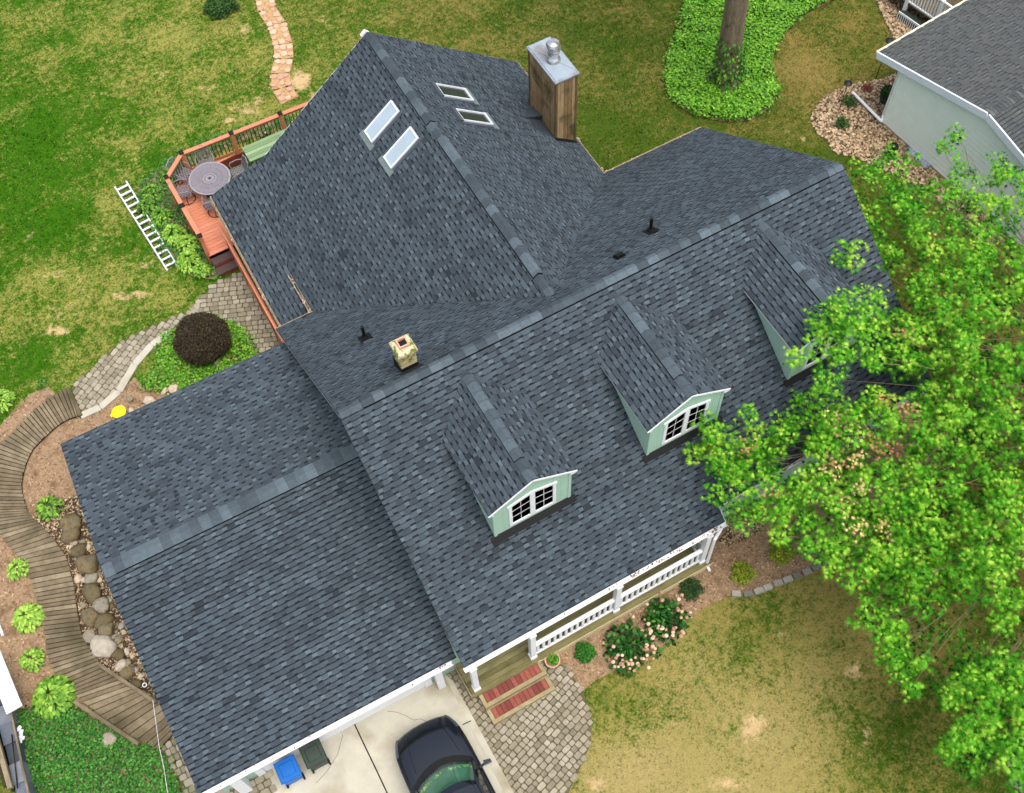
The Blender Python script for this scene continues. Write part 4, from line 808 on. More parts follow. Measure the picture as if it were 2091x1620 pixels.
# ---------------------------------------------------------------- plants
HL = np.array([(0, 0, 0), (.12, .22, .22), (.26, .55, .30), (.17, .85, .2), (0, 1.06, .04), (-.17, .85, .2), (-.26, .55, .30), (-.12, .22, .22), (0, .3, .22), (0, .62, .24)])
HLF = np.array([(0, 1, 8), (1, 2, 9), (1, 9, 8), (2, 3, 9), (3, 4, 9), (4, 5, 9), (5, 6, 9), (6, 7, 8), (6, 8, 9), (7, 0, 8)])
def hosta(px, rad, label, n=110, m=None, tone=.55, group='hostas beside the boardwalk', seed=0, name='hosta'):
    p = G(px[0], px[1], .12); p.z = 0; r_ = np.random.default_rng(seed + int(px[0])); n = int(n * 1.9)
    k = r_.random(n) ** .75; az = r_.uniform(0, 6.3, n); rr = rad * (.05 + .66 * k); pos = np.column_stack([p.x + np.cos(az + 1.5708) * rr, p.y + np.sin(az + 1.5708) * rr, .08 + rad * .75 * (1 - k) ** .8 + r_.uniform(0, .05, n)])
    V, F = inst(HL, HLF, pos, az, .25 - .75 * k + .25 * r_.normal(0, .4, n), r_.normal(0, .2, n), rad * r_.uniform(.24, .36, n))
    o = build_np(name, V, F, np.repeat(np.clip(r_.normal(tone, .2, n), 0, 1), 10), m or HOSTA, off=tuple(p)); return tag(o, label, 'plant', group)
for (px, r_, lb, n, tn) in (((101, 1037), .42, 'hosta growing alone against the garage end of the mulch bed', 110, .4), ((37, 1163), .36, 'small pale hosta uppermost of the four on the left of the boardwalk', 100, .7), ((58, 1262), .47, 'wide pale hosta second from the top left of the boardwalk', 150, .75),
                      ((66, 1348), .38, 'small yellow green hosta between two larger hostas by the boardwalk bend', 100, .62), ((110, 1422), .62, 'largest deep green hosta overhanging the boardwalk beside the ivy', 220, .5), ((4, 818), .42, 'hosta cut by the left edge of the photo above the boardwalk', 110, .6)):
    hosta(px, r_, lb, n, tone=tn)
hosta((86, 785), .2, 'little dark plant at the lawn edge beyond the boardwalk', 50, tone=.2, group=None, name='seedling')
for i, (px, r_, tn, lb) in enumerate((((310, 395), .4, .35, 'uppermost leafy plant beside the deck, next to its corner post'), ((300, 425), .38, .3, 'deep green leafy plant nearest the top of the ladder'), ((330, 445), .42, .4, 'green hosta midway along the left side of the deck'), ((355, 480), .45, .6, 'broad hosta beside the deck at the middle of the ladder'),
        ((385, 500), .42, .65, 'yellow green hosta touching the deck side board'), ((385, 535), .45, .62, 'large hosta beside the foot of the ladder'), ((412, 552), .33, .5, 'last hosta in the row beside the deck steps'), ((345, 360), .35, .3, 'leafy plant at the outer corner of the deck'))):
    hosta(px, r_, lb, 130, tone=tn, group='plants along the deck', seed=i)
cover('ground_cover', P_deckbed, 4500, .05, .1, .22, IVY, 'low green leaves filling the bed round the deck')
def shrub(name, px, rx, rz, n, ls, m, label, group=None, ball=False, lift=0., dens=.5, tn=(.5, .22), seed=1, sq=1.):
    r_ = np.random.default_rng(seed); c = G(px[0], px[1], rz * .55); c.z = 0
    root = thing(name, c, label, 'shrub', group); d = r_.normal(0, 1, (n, 3)); d /= np.linalg.norm(d, axis=1)[:, None]; d[:, 2] = (d[:, 2] * .5 + .5) if ball else np.abs(d[:, 2])
    kb = .3 if ball else 1; bump = 1 + kb * .10 * np.sin(d[:, 0] * 5 + d[:, 1] * 3) + kb * .07 * np.sin(d[:, 1] * 9 + 1); rr = (r_.random(n) ** dens) * bump
    pos = np.column_stack([c.x + d[:, 0] * rr * rx, c.y + d[:, 1] * rr * rx * sq, .05 + lift + d[:, 2] * rr * rz])
    V, F = inst(LEAF, LEAFF, pos, r_.uniform(0, 6.3, n), r_.uniform(-.9, .9, n), r_.normal(0, .5, n), r_.uniform(ls * .7, ls * 1.3, n))
    build_np('foliage', V, F, np.clip(r_.normal(tn[0], tn[1], n), 0, 1), m, root)
    q = MB(); rr2 = random.Random(seed)
    for k in range(14):
        a = rr2.uniform(0, 6.28); t = rr2.uniform(.3, .8); q.tube([c + Vector((0, 0, 0)), c + Vector((math.cos(a) * rx * t * .4, math.sin(a) * rx * t * .4, rz * .45)), c + Vector((math.cos(a) * rx * t, math.sin(a) * rx * t, rz * (.95 - t * .3)))], [.025, .015, .005], 5)
    q.build('stems', TWIG, root); return root
shrub('round_shrub', (413, 690), .86, 1.15, 34000, .05, MAROON, 'round clipped dark maroon shrub beside the curved paver path', seed=3, dens=.16, ball=True)
shrub('flowering_bush', (450, 4), .62, .5, 3200, .09, DKGREEN, 'low dark green bush at the top edge of the back lawn', seed=4, tn=(.7, .2)); 
shrub('small_shrub', (1518, 1168), .34, .38, 1500, .05, YGREEN, 'golden green shrub nearer the corner of the front porch', 'golden shrubs in the front bed', seed=5)
shrub('small_shrub', (1597, 1126), .36, .38, 1500, .05, YGREEN, 'golden green shrub nearer the oak in the front bed', 'golden shrubs in the front bed', seed=6)
shrub('small_shrub', (1412, 1200), .34, .32, 1300, .05, DKGREEN, 'small dark reddish green shrub under the porch corner post', seed=7)
shrub('grass_clump', (1195, 1331), .27, .24, 2200, .06, IVY, 'bright green mounded grass clump in front of the porch lattice', seed=8, tn=(.55, .2))
# hydrangea with faded heads
for k, (px, rx, lb) in enumerate((((1285, 1318), .72, 'green shrub with many faded pink flower heads, nearer the steps'), ((1360, 1262), .62, 'green shrub with faded pink flower heads, farther from the steps'))):
    root = shrub('hydrangea', px, rx, .5, 430, .15, IVY, lb, 'hydrangeas before the porch', seed=20 + k, tn=(.4, .25)); c = root.location; r = random.Random(30 + k)
    for i in range(48 if k == 0 else 30):
        q = MB()
        a = r.uniform(-2.9, .5) if i % 4 else r.uniform(0, 6.28); d = r.uniform(.55, 1.12) * rx; p = Vector((c.x + math.cos(a) * d, c.y + math.sin(a) * d, r.uniform(.3, .58)))
        s = r.uniform(.035, .06); q.lathe(p, [(s * .5, -s * .5), (s, 0), (s * .95, s * .4), (s * .5, s * .8), (s * .1, s * .95)], 8, r.random()); q.build('flower_head', BLOSSOM, root)
# flowers at the deck railing
shrub('flowering_bush', (548, 292), .42, .55, 900, .08, DKGREEN, 'leafy bush with pink and white flowers behind the deck balusters', seed=12)
fb = bpy.data.objects['flowering_bush.001']; q = MB(); r = random.Random(3)
for i in range(9): p = fb.location + Vector((r.uniform(-.35, .35), r.uniform(-.3, .3), r.uniform(.45, .65))); q.lathe(p, [(.02, -.02), (.05, 0), (.04, .03), (.01, .045)], 7, r.choice((0, .9)))
q.build('blossoms', BLOSSOM, fb)
# potted plant
p = G(1128, 1352, .15); p.z = .02; pot = thing('potted_plant', p, 'terracotta pot with a green plant beside the porch steps', 'potted plant')
q = MB(); q.lathe(p, [(.13, 0), (.185, .26), (.205, .26), (.21, .31), (.18, .31), (.17, .25), (.02, .245)], 26); q.build('pot', TERRA, pot); q = MB(); q.lathe(p + Vector((0, 0, .24)), [(.17, 0), (.168, .015)], 20); q.build('potting_soil', MULCH, pot)
n = 420; a = NR.uniform(0, 6.3, n); rr = .14 * np.sqrt(NR.random(n)); V, F = inst(LEAF, LEAFF, np.column_stack([p.x + .03 + np.cos(a) * rr, p.y + np.sin(a) * rr, p.z + .26 + NR.uniform(0, .12, n)]), a, NR.uniform(-.9, .3, n), NR.normal(0, .4, n), NR.uniform(.04, .08, n)); build_np('foliage', V, F, NR.uniform(.2, .9, n), IVYL, pot)
# grey edging stones along the front bed
es = [(1503, 1213), (1527, 1213), (1549, 1207), (1567, 1200), (1588, 1191), (1608, 1184), (1627, 1176), (1647, 1168), (1666, 1159), (1686, 1148), (1742, 1117)]
for i, (u, v) in enumerate(es):
    a = G(u, v); b = G(*es[min(i + 1, len(es) - 1)]) if i < len(es) - 2 else G(u + 18, v - 9); d = (b - a); d.z = 0; d.normalize(); s = Vector((-d.y, d.x, 0)); c = a; L_ = .125 + .01 * (i % 3); q = MB()
    P4 = [c - d * L_ - s * .085, c + d * L_ - s * .09, c + d * L_ * .95 + s * .08, c - d * L_ * .97 + s * .085]; q.prism([x + Vector((0, 0, -.02)) for x in P4], [c + (x - c) * .94 + Vector((0, 0, .07)) for x in P4], rnd.random())
    tag(q.build('edging_stone', TANST), 'flat grey edging stone bordering the front mulch bed', 'stone', 'edging stones of the front bed')
# ---------------------------------------------------------------- boulders
def rock(px, rad, label, m=ROCK, tone=.5, seed=0, sq=.7, group='boulders along the garage'):
    r_ = np.random.default_rng(seed + 100); c = G(px[0], px[1], rad * .35); c.z = 0; q = bmesh_ico(); V = q[0].copy(); F = q[1]
    d = V / np.linalg.norm(V, axis=1)[:, None]; k = np.ones(len(V))
    for _ in range(7):
        n_ = r_.normal(0, 1, 3); n_ /= np.linalg.norm(n_); h = r_.uniform(.6, .85); dd = d @ n_; k = np.minimum(k, np.where(dd > 0.01, h / np.maximum(dd, .01), 9))
    o3 = r_.uniform(0, 6, 3); V = d * k[:, None] * (1 + .07 * np.sin(d[:, 0] * 7 + o3[0]) * np.sin(d[:, 1] * 6 + o3[1]) + .05 * np.sin(d[:, 2] * 11 + d[:, 0] * 9 + o3[2]) + r_.normal(0, .022, len(V)))[:, None] * rad * .97; V[:, 0] *= r_.uniform(.9, 1.25); V[:, 1] *= r_.uniform(.8, 1.1); V[:, 2] *= sq; a = r_.uniform(0, 6.3); x = V[:, 0] * math.cos(a) - V[:, 1] * math.sin(a); y = V[:, 0] * math.sin(a) + V[:, 1] * math.cos(a)
    V = np.column_stack([x + c.x, y + c.y, V[:, 2] + rad * sq * .45]); o = build_np('boulder', V, F, np.full(len(F), tone), m, off=tuple(c)); return tag(o, label, 'rock', group)
import bmesh
_I = {}
def bmesh_ico():
    if not _I:
        b = bmesh.new(); bmesh.ops.create_icosphere(b, subdivisions=3, radius=1); b.verts.ensure_lookup_table(); _I['q'] = (np.array([v.co[:] for v in b.verts]), np.array([[v.index for v in f.verts] for f in b.faces])); b.free()
    return _I['q']
RK = [(144, 1068, 26, 'large olive boulder at the top of the row beside the lone hosta', 0, .3), (142, 1094, 20, 'brown boulder next below the topmost large one', 0, .2), (161, 1127, 20, 'brown boulder above the square olive one', 0, .1), (181, 1152, 26, 'angular olive boulder touching the roof edge', 0, .3), (187, 1178, 15, 'flat pale oval boulder under the angular olive one', 0, .8),
      (158, 1182, 10, 'pinkish small boulder at the boardwalk edge', 1, .9), (171, 1184, 8, 'small white boulder beside the pinkish one', 1, .5), (189, 1212, 22, 'rust stained tall boulder', 0, .1), (209, 1237, 19, 'pale grey green boulder against the roof edge', 0, .75), (181, 1262, 23, 'big brown oval boulder beside the boardwalk', 0, .3), (213, 1267, 19, 'rusty brown boulder behind the big brown oval one', 0, .05),
      (219, 1287, 19, 'olive wedge boulder under the rusty one', 0, .4), (184, 1298, 16, 'grey green boulder at the boardwalk above the largest pale one', 0, .7), (208, 1320, 26, 'largest pale grey boulder in the rock bed', 1, .4), (240, 1309, 11, 'small olive boulder beside the largest pale one', 0, .6), (248, 1361, 14, 'white streaked boulder near the boardwalk railing', 1, .6), (258, 1377, 17, 'mossy green boulder next to the railing timber', 0, .3),
      (276, 1397, 12, 'reddish boulder in the shade by the white pipe ring', 0, .05), (241, 1335, 13, 'nearly black boulder in the gap below the largest one', 0, 0), (170, 1237, 9, 'small grey boulder above the big brown oval', 0, .6), (180, 1118, 8, 'small pink boulder near the garage corner', 1, .9), (226, 1300, 8, 'small flat boulder beside the olive wedge', 0, .7), (224, 1511, 15, 'tan round boulder in the ivy below the timber rail', 1, .2),
      (355, 794, 15, 'pinkish tan boulder at the garage eave below the maroon shrub', 1, .9), (336, 799, 10, 'reddish rock left of the pinkish tan boulder', 1, .8), (303, 820, 13, 'flat tan rock against the back eave', 1, .7), (268, 838, 7, 'small rock right of the yellow lid', 1, .6), (243, 799, 5, 'tiny white rock alone on the mulch', 1, .5), (265, 815, 9, 'brownish flat rock between the yellow lid and the path', 0, .6), (443, 742, 10, 'tan rock half under the maroon shrub leaves', 1, .6), (382, 752, 6, 'pale rock in the ground cover under the maroon shrub', 1, .4)]
rk_ = random.Random(12)
for i in range(70):
    t = rk_.random(); u, v = 150 + 130 * t ** 1.2 + rk_.uniform(-10, 26), 1100 + 290 * t; rock((u, v), rk_.uniform(.05, .12), 'small stone wedged between the boulders along the garage', ROCKP if rk_.random() < .5 else ROCK, rk_.random(), 200 + i, .7, 'small stones between the boulders')
for i, (u, v, rp, lb, k, tn) in enumerate(RK): rock((u, v), rp / 71, lb, ROCKP if k else ROCK, tn, i, .7, 'boulders along the garage' if v > 1000 else 'rocks behind the garage')
q = MB(); p = G(294, 1398, .1); p.z = .05; q.tube([p + Vector((.055 * math.cos(t * .5236), .055 * math.sin(t * .5236), 0)) for t in range(13)], .016, 6); q.tube([p + Vector((.055, 0, -.05)), p + Vector((.055, 0, 0))], .01, 6); tag(q.build('pipe_ring', WHITE), 'small white ring standing in the dark gap by the garage wall', 'pipe')
p = G(243, 842, .06); p.z = 0; lid = thing('toy_bowl', p, 'bright yellow plastic bowl on the mulch at the garage eave', 'bowl')
q = MB(); q.lathe(p + Vector((0, 0, .01)), [(.15, 0), (.21, .07), (.215, .075), (.20, .078), (.14, .02), (.01, .015)], 28); q.build('bowl', YELLOW, lid); q = MB(); q.box(p.x - .26, p.x - .19, p.y - .05, p.y + .04, .06, .08); q.build('spout', YELLOW, lid)
# ---------------------------------------------------------------- boardwalk
inner = [(158, 848), (125, 862), (95, 887), (66, 917), (50, 952), (43, 990), (50, 1030), (62, 1055), (90, 1082), (130, 1132), (148, 1190), (155, 1240), (165, 1290), (185, 1330), (215, 1365), (268, 1398), (322, 1432), (352, 1500)]
outer = [(140, 790), (95, 815), (60, 845), (20, 888), (-28, 930), (-45, 985), (-40, 1030), (-20, 1065), (15, 1110), (48, 1150), (70, 1205), (82, 1250), (92, 1300), (102, 1355), (135, 1400), (170, 1432), (240, 1485), (325, 1530)]
bw = thing('boardwalk', G(120, 1250), 'curving grey plank boardwalk between the hostas and the garage', 'boardwalk')
def dens(px, n):
    P = [G(*c, .12) for c in px]; o = []
    seg = len(P) - 1
    for i in range(n + 1):
        t = i / n * seg; k = min(int(t), seg - 1); f = t - k; p0, p1, p2, p3 = P[max(k - 1, 0)], P[k], P[k + 1], P[min(k + 2, seg)]
        o.append(.5 * ((2 * p1) + (-p0 + p2) * f + (2 * p0 - 5 * p1 + 4 * p2 - p3) * f * f + (-p0 + 3 * p1 - 3 * p2 + p3) * f ** 3))
    return o
n = 94; I_, O_ = dens(inner, n), dens(outer, n); q = MB(); un = MB()
for i in range(n):
    a, b, c, d = I_[i], I_[i + 1], O_[i + 1], O_[i]; g = .012 / max((b - a).length + (c - d).length, .05) * 2; g = min(g, .3); Z = Vector((0, 0, .035)); jt = Vector((0, 0, rnd.uniform(-.004, .004)))
    ext = (a - d).normalized() * rnd.uniform(0, .03)
    P4 = [a.lerp(b, g) + ext, b.lerp(a, g) + ext, c.lerp(d, g) - ext, d.lerp(c, g) - ext]; q.prism([x - Z for x in P4], [x + jt for x in P4], rnd.uniform(.45, 1)); 
    un.prism([Vector((x.x, x.y, .02)) for x in (a, b, c, d)], [x - Z * 1.3 for x in (a, b, c, d)], 0)
q.build('planks', GREYWOOD, bw); un.build('joists', GREYWOOD, bw)
q = MB(); a, b = G(203, 1358, .3), G(318, 1435, .3); q.bar(a, b, .09, .09, tone=.8)
for t in (0.05, .5, .95): p = a.lerp(b, t); q.box(p.x - .04, p.x + .04, p.y - .04, p.y + .04, .0, .26, .6)
q.build('inner_timber', GREYWOOD, bw)
q = MB(); a, b = G(152, 1433, .3), G(283, 1520, .3); q.bar(a, b, .09, .09, tone=.8)
for t in (0.05, .5, .95): p = a.lerp(b, t); q.box(p.x - .04, p.x + .04, p.y - .04, p.y + .04, .0, .26, .6)
q.build('outer_timber', GREYWOOD, bw)
q = MB(); a, b = G(140, 795, .06), G(165, 850, .06); q.bar(a, b, .12, .1, tone=.6); q.build('end_board', GREYWOOD, bw)
q = MB(); q.tube([G(312, 1430, .9), G(325, 1525, .55), G(335, 1570, .45), G(343, 1625, .35), G(350, 1700, .3)], .006, 5); tag(q.build('cable', WHITE), 'thin white cable running down beside the garage corner', 'cable')
# corner at the lower left: stepped block wall with boards
sw = thing('retaining_wall', G(30, 1500), 'stepped dark block wall with a weathered rail at the lower left', 'wall')
q = MB(); pts = [(-4, 1398), (8, 1440), (14, 1480), (24, 1520), (34, 1560), (44, 1600), (56, 1650), (70, 1700)]
for i in range(len(pts) - 1):
    a, b = G(*pts[i], .5), G(*pts[i + 1], .5); d = (b - a); L_ = d.length; d.normalize(); s = Vector((-d.y, d.x, 0)); z1 = .62 - .09 * (i % 2)
    P4 = [a + s * .16, b + s * .16, b - s * .16, a - s * .16]; q.prism([Vector((x.x, x.y, 0)) for x in P4], [Vector((x.x, x.y, z1)) for x in P4], (i * 37 % 10) / 10)
q.build('blocks', STONEW, sw)
q = MB(); q.bar(G(10, 1398, .66), G(62, 1640, .66), .05, .03, tone=.8); q.bar(G(24, 1500, .72), G(36, 1610, .70), .025, .025, tone=0); q.build('cap_strip', GREYWOOD, sw)
q = MB(); q.bar(G(-12, 1490, .9), G(22, 1610, .9), .12, .12, tone=1.); q.bar(G(-12, 1490, .5), G(22, 1610, .5), .1, .7, tone=.1); q.build('timber_rail', GREYWOOD, sw)
q = MB(); a, b = G(-16, 1335, .9), G(30, 1450, .9); q.bar(a, b, .42, .06); o = tag(q.build('white_board', WHITE), 'broad white painted board at the left edge of the photo', 'board')
q = MB(); a, b = G(-14, 1245, .3), G(6, 1298, .3); q.bar(a, b, .06, .06); tag(q.build('white_rail', WHITE), 'short white rail end above the broad white board at the left edge', 'rail')
q = MB(); r = random.Random(8)
for k in range(22):
    c = G(34 + r.uniform(0, 14), 1482 + r.uniform(0, 34), .3) ; s = r.uniform(.03, .07); a = r.uniform(0, 6); q.add([c + Vector((math.cos(a + t * 1.57) * s, math.sin(a + t * 1.57) * s, r.uniform(0, .05))) for t in range(4)], ((0, 1, 2, 3),), .5)
p = G(41, 1500, .2); q.tube([Vector((p.x, p.y, 0)), Vector((p.x, p.y, .3))], .012, 5); tag(q.build('white_flower', WHITE), 'white petalled flower head at the edge of the lower left ivy', 'flower')
# ---------------------------------------------------------------- bins by the garage
def bin_(name, c, w_, d, h, m, lb, az, wheels=True):
    root = thing(name, (c.x, c.y, .035), lb, 'bin'); M4 = Matrix.Translation((c.x, c.y, .035)) @ Matrix.Rotation(az, 4, 'Z')
    q = MB(); q.M = M4; q.prism([(-w_ * .4, -d * .38, .03), (w_ * .4, -d * .38, .03), (w_ * .4, d * .38, .03), (-w_ * .4, d * .38, .03)], [(-w_ / 2, -d / 2, h - .08), (w_ / 2, -d / 2, h - .08), (w_ / 2, d / 2, h - .08), (-w_ / 2, d / 2, h - .08)]); q.box(-w_ / 2 - .02, w_ / 2 + .02, -d / 2 - .02, d / 2 + .02, h - .1, h - .07); q.build('body', m, root)
    q = MB(); q.M = M4; q.bevbox(-w_ / 2 - .03, w_ / 2 + .03, -d / 2 - .04, d / 2 + .03, h - .068, h - .01, .03); q.bevbox(-w_ * .36, w_ * .36, -d * .36, d * .36, h - .011, h + .02, .025); lo = q.build('lid', m, root)
    q = MB(); q.M = M4; q.tube([(-w_ * .38, d / 2 + .06, h - .08), (w_ * .38, d / 2 + .06, h - .08)], .016, 8)
    for s in (-1, 1): q.box(s * w_ * .38 - .015, s * w_ * .38 + .015, d / 2, d / 2 + .06, h - .1, h - .06)
    q.build('handle', m, root)
    for s in (-1, 1): q = MB(); q.M = M4; q.tube([(s * w_ * .42, d * .34, .1), (s * w_ * .5, d * .34, .1)], .1, 14); q.build('wheel', RUBBER, root)
    return root
bin_('recycling_bin', G(588, 1572, .75), .50, .5, .8, BLUE, 'blue wheeled bin standing under the garage gutter', GR + math.pi)
bin_('wheelie_bin', G(640, 1540, .8), .50, .52, .84, DGREEN, 'dark green wheeled bin right of the blue one', GR + math.pi)
# ---------------------------------------------------------------- car
def winglass():
    m = bpy.data.materials.new('tinted_windscreen'); m.use_nodes = True; t = m.node_tree; N = t.nodes; L = t.links
    g = N.new('ShaderNodeBsdfGlossy'); g.inputs['Roughness'].default_value = .03; g.inputs[0].default_value = (.9, .95, .92, 1)
    tr = N.new('ShaderNodeBsdfTransparent'); tr.inputs[0].default_value = (.55, .8, .68, 1); fr = N.new('ShaderNodeFresnel'); fr.inputs[0].default_value = 1.5
    a = N.new('ShaderNodeMixShader'); a.inputs[0].default_value = .13; L.new(tr.outputs[0], a.inputs[1]); L.new(g.outputs[0], a.inputs[2]); L.new(a.outputs[0], N['Material Output'].inputs[0]); return m
WING = winglass()
cc = G(888, 1540, .95); nose = G(862, 1474, .75)
car = thing('parked_car', (cc.x, nose.y - 2.3, .035), 'black car parked nose first toward the garage on the concrete driveway', 'car')
CM = Matrix.Translation((cc.x, nose.y, .035)) @ Matrix.Rotation(R_(-1.5), 4, 'Z')
def loft(mb, st, tone=.5):
    vs = [p for s in st for p in s]; n = len(st[0]); fs = [(i * n + k, i * n + k + 1, (i + 1) * n + k + 1, (i + 1) * n + k) for i in range(len(st) - 1) for k in range(n - 1)]
    mb.add(vs, fs, tone)
def section(y, w, zc, zs, bow):
    h = [(w * .90, .20), (w * .97, .34), (w, .52), (w, .68), (w * .985, zs - .06), (w * .955, zs), (w * .86, zs + (zc - zs) * .55), (w * .62, zs + (zc - zs) * .85), (w * .3, zc), (0, zc + .008)]
    pts = [(x, z) for x, z in h] + [(-x, z) for x, z in h[-2::-1]]
    return [(x, y - bow * (abs(x) / .95) ** 2.4, z) for x, z in pts]
ST = [(-.06, .66, .42, .36, .22), (0, .68, .60, .54, .22), (-.03, .72, .72, .66, .22), (-.10, .80, .82, .76, .26), (-.22, .86, .885, .83, .25), (-.45, .905, .94, .88, .18), (-.8, .93, .985, .92, .1), (-1.15, .94, 1.02, .95, .05), (-1.6, .945, 1.04, .98, 0), (-2.4, .95, 1.05, 1.0, 0), (-3.4, .95, 1.06, 1.01, 0), (-4.1, .93, 1.05, 1.0, -.04), (-4.5, .89, 1.02, .97, -.12), (-4.66, .80, .9, .85, -.16), (-4.7, .7, .6, .55, -.16)]
q = MB(); q.M = CM; secs = [section(*s) for s in ST]; loft(q, secs); q.poly(secs[0]); q.poly(secs[-1][::-1]); q.box(-.6, .6, -4.4, -.5, .16, .3); body = q.build('body', PAINT, car, smooth=True)
q = MB(); q.M = CM   # bonnet creases and shut lines
for s in (-1, 1):
    q.tube([(s * .60, -1.16, 1.018), (s * .56, -.8, .982), (s * .50, -.45, .938), (s * .42, -.22, .886)], .007, 5, .1); q.tube([(s * .86, -1.3, .99), (s * .83, -.8, .955), (s * .78, -.45, .915), (s * .66, -.28, .87)], .006, 5, 0)
q.build('bonnet_lines', RUBBER, body)
for s in (-1, 1):
    q = MB(); q.M = CM; ix = (3, 4, 5, 6) if s > 0 else tuple(18 - k for k in (3, 4, 5, 6)); loft(q, [[(secs[j][k][0] * 1.006, secs[j][k][1] + .006, secs[j][k][2] + .005) for k in ix] for j in (2, 3, 4, 5)]); q.build('headlight', LAMPG, car); continue
    P = [(s * .88, -.62, .80), (s * .90, -.46, .72), (s * .80, -.30, .70), (s * .60, -.135, .70), (s * .58, -.16, .78), (s * .78, -.36, .835)]
    q.poly([(a * .93, b - .03, c + .006) for a, b, c in P]); q.build('headlight', LAMPG, car)
# glazing and cabin
def arc(y, w, z, bow, n=9, crown=.03): return [(w * (i / (n - 1) * 2 - 1), y - bow * (i / (n - 1) * 2 - 1) ** 2, z + crown * (1 - (i / (n - 1) * 2 - 1) ** 2)) for i in range(n)]
q = MB(); q.M = CM; loft(q, [arc(-1.12, .80, 1.03, .30), arc(-1.22, .79, 1.05, .28), arc(-1.30, .785, 1.06, .26)]); q.build('cowl', RUBBER, car)
q = MB(); q.M = CM; W0, W1, W2 = arc(-1.30, .76, 1.065, .26), arc(-1.62, .70, 1.32, .22, crown=.04), arc(-1.92, .63, 1.52, .17, crown=.04); loft(q, [W0, W1, W2]); q.build('windscreen', WING, car, smooth=True)
q = MB(); q.M = CM; loft(q, [arc(-1.36, .74, 1.02, .26), arc(-2.1, .70, 1.06, .1), arc(-2.6, .7, .9, 0)], .5); q.build('dashboard', mat('dashboard_green', rgb(84, 112, 98), .6), car)
q = MB(); q.M = CM; r = random.Random(6)
for k in range(60):
    x = r.uniform(-.7, .7); s = r.uniform(.012, .03); y = -1.42 - .26 * (x / .8) ** 2 - r.uniform(0, .06); q.lathe((x, y, 1.07), [(s * .6, 0), (s, s), (s * .3, s * 1.8)], 6, r.random())
q.build('leaf_reflection_beads', mat('reflection_beads', [rgb(110, 130, 70), rgb(190, 186, 90), rgb(230, 226, 205)], .7), car)  # beads added to stand for yellow leaf reflections in the windscreen
q = MB(); q.M = CM; R0 = arc(-1.92, .64, 1.525, .17, crown=.04); loft(q, [R0, arc(-2.1, .66, 1.58, .1, crown=.045), arc(-2.6, .67, 1.61, 0, crown=.05), arc(-3.6, .66, 1.60, 0, crown=.05), arc(-4.15, .62, 1.54, -.05, crown=.04), arc(-4.22, .60, 1.50, -.06, crown=.03)])
for s in (-1, 1):
    q.prism([(s * .80, -1.42, 1.0), (s * .76, -1.50, 1.05), (s * .62, -2.02, 1.53), (s * .67, -2.0, 1.52)][::s], [(s * .84, -1.58, 1.0), (s * .80, -1.66, 1.05), (s * .64, -2.14, 1.56), (s * .69, -2.14, 1.55)][::s])
    q.tube([(s * .62, -2.1, 1.63), (s * .63, -3.0, 1.66), (s * .60, -4.0, 1.62)], .016, 6); q.box(s * .52 - .004, s * .52 + .004, -4.0, -2.05, 1.60, 1.645)
q.build('roof', PAINT, car, smooth=False)
for s in (-1, 1):
    q = MB(); q.M = CM; q.poly([(s * .85, -1.62, 1.02), (s * .67, -2.14, 1.54), (s * .68, -3.6, 1.58), (s * .63, -4.15, 1.52), (s * .82, -4.4, 1.03)]); q.build('side_window', GLASS, car)
    q = MB(); q.M = CM; q.bar((s * .86, -1.78, 1.06), (s * 1.0, -1.76, 1.10), .06, .05); a = [(s * 1.0, -1.68, 1.05), (s * 1.18, -1.72, 1.05), (s * 1.19, -1.80, 1.05), (s * 1.0, -1.80, 1.05)]; q.prism([(x, y, z - .04) for x, y, z in a], [(x, y, z + .12) for x, y, z in a]); q.build('wing_mirror', PAINT, car)
    for y in (-.92, -3.7):
        q = MB(); q.M = CM; prof = [(.20, -.10), (.32, -.10), (.34, -.06), (.34, .06), (.32, .10), (.20, .10)]; n = 24; vs = [(s * (.80 + 0) + z, y + rr * math.cos(6.2832 * k / n), .33 + rr * math.sin(6.2832 * k / n)) for rr, z in prof for k in range(n)]
        q.add(vs, [(i * n + k, i * n + (k + 1) % n, ((i + 1) % 6) * n + (k + 1) % n, ((i + 1) % 6) * n + k) for i in range(6) for k in range(n)]); wo = q.build('wheel', RUBBER, car)
        q = MB(); q.M = CM; q.tube([(s * .80 - .08, y, .33), (s * .80 + .08, y, .33)], .20, 18); q.build('rim', GREYMETAL, wo)
q = MB(); q.M = CM; q.poly([(.6, -4.23, 1.50), (-.6, -4.23, 1.50), (-.74, -4.5, 1.06), (.74, -4.5, 1.06)]); q.build('rear_window', GLASS, car)
for a, b, c in (((-.55, -1.40, 1.08), (-.2, -1.32, 1.10), (.15, -1.33, 1.10)), ((.05, -1.36, 1.09), (.35, -1.38, 1.10), (.68, -1.5, 1.08))): q = MB(); q.M = CM; q.tube([a, b, c], .009, 5); q.build('wiper', RUBBER, car)
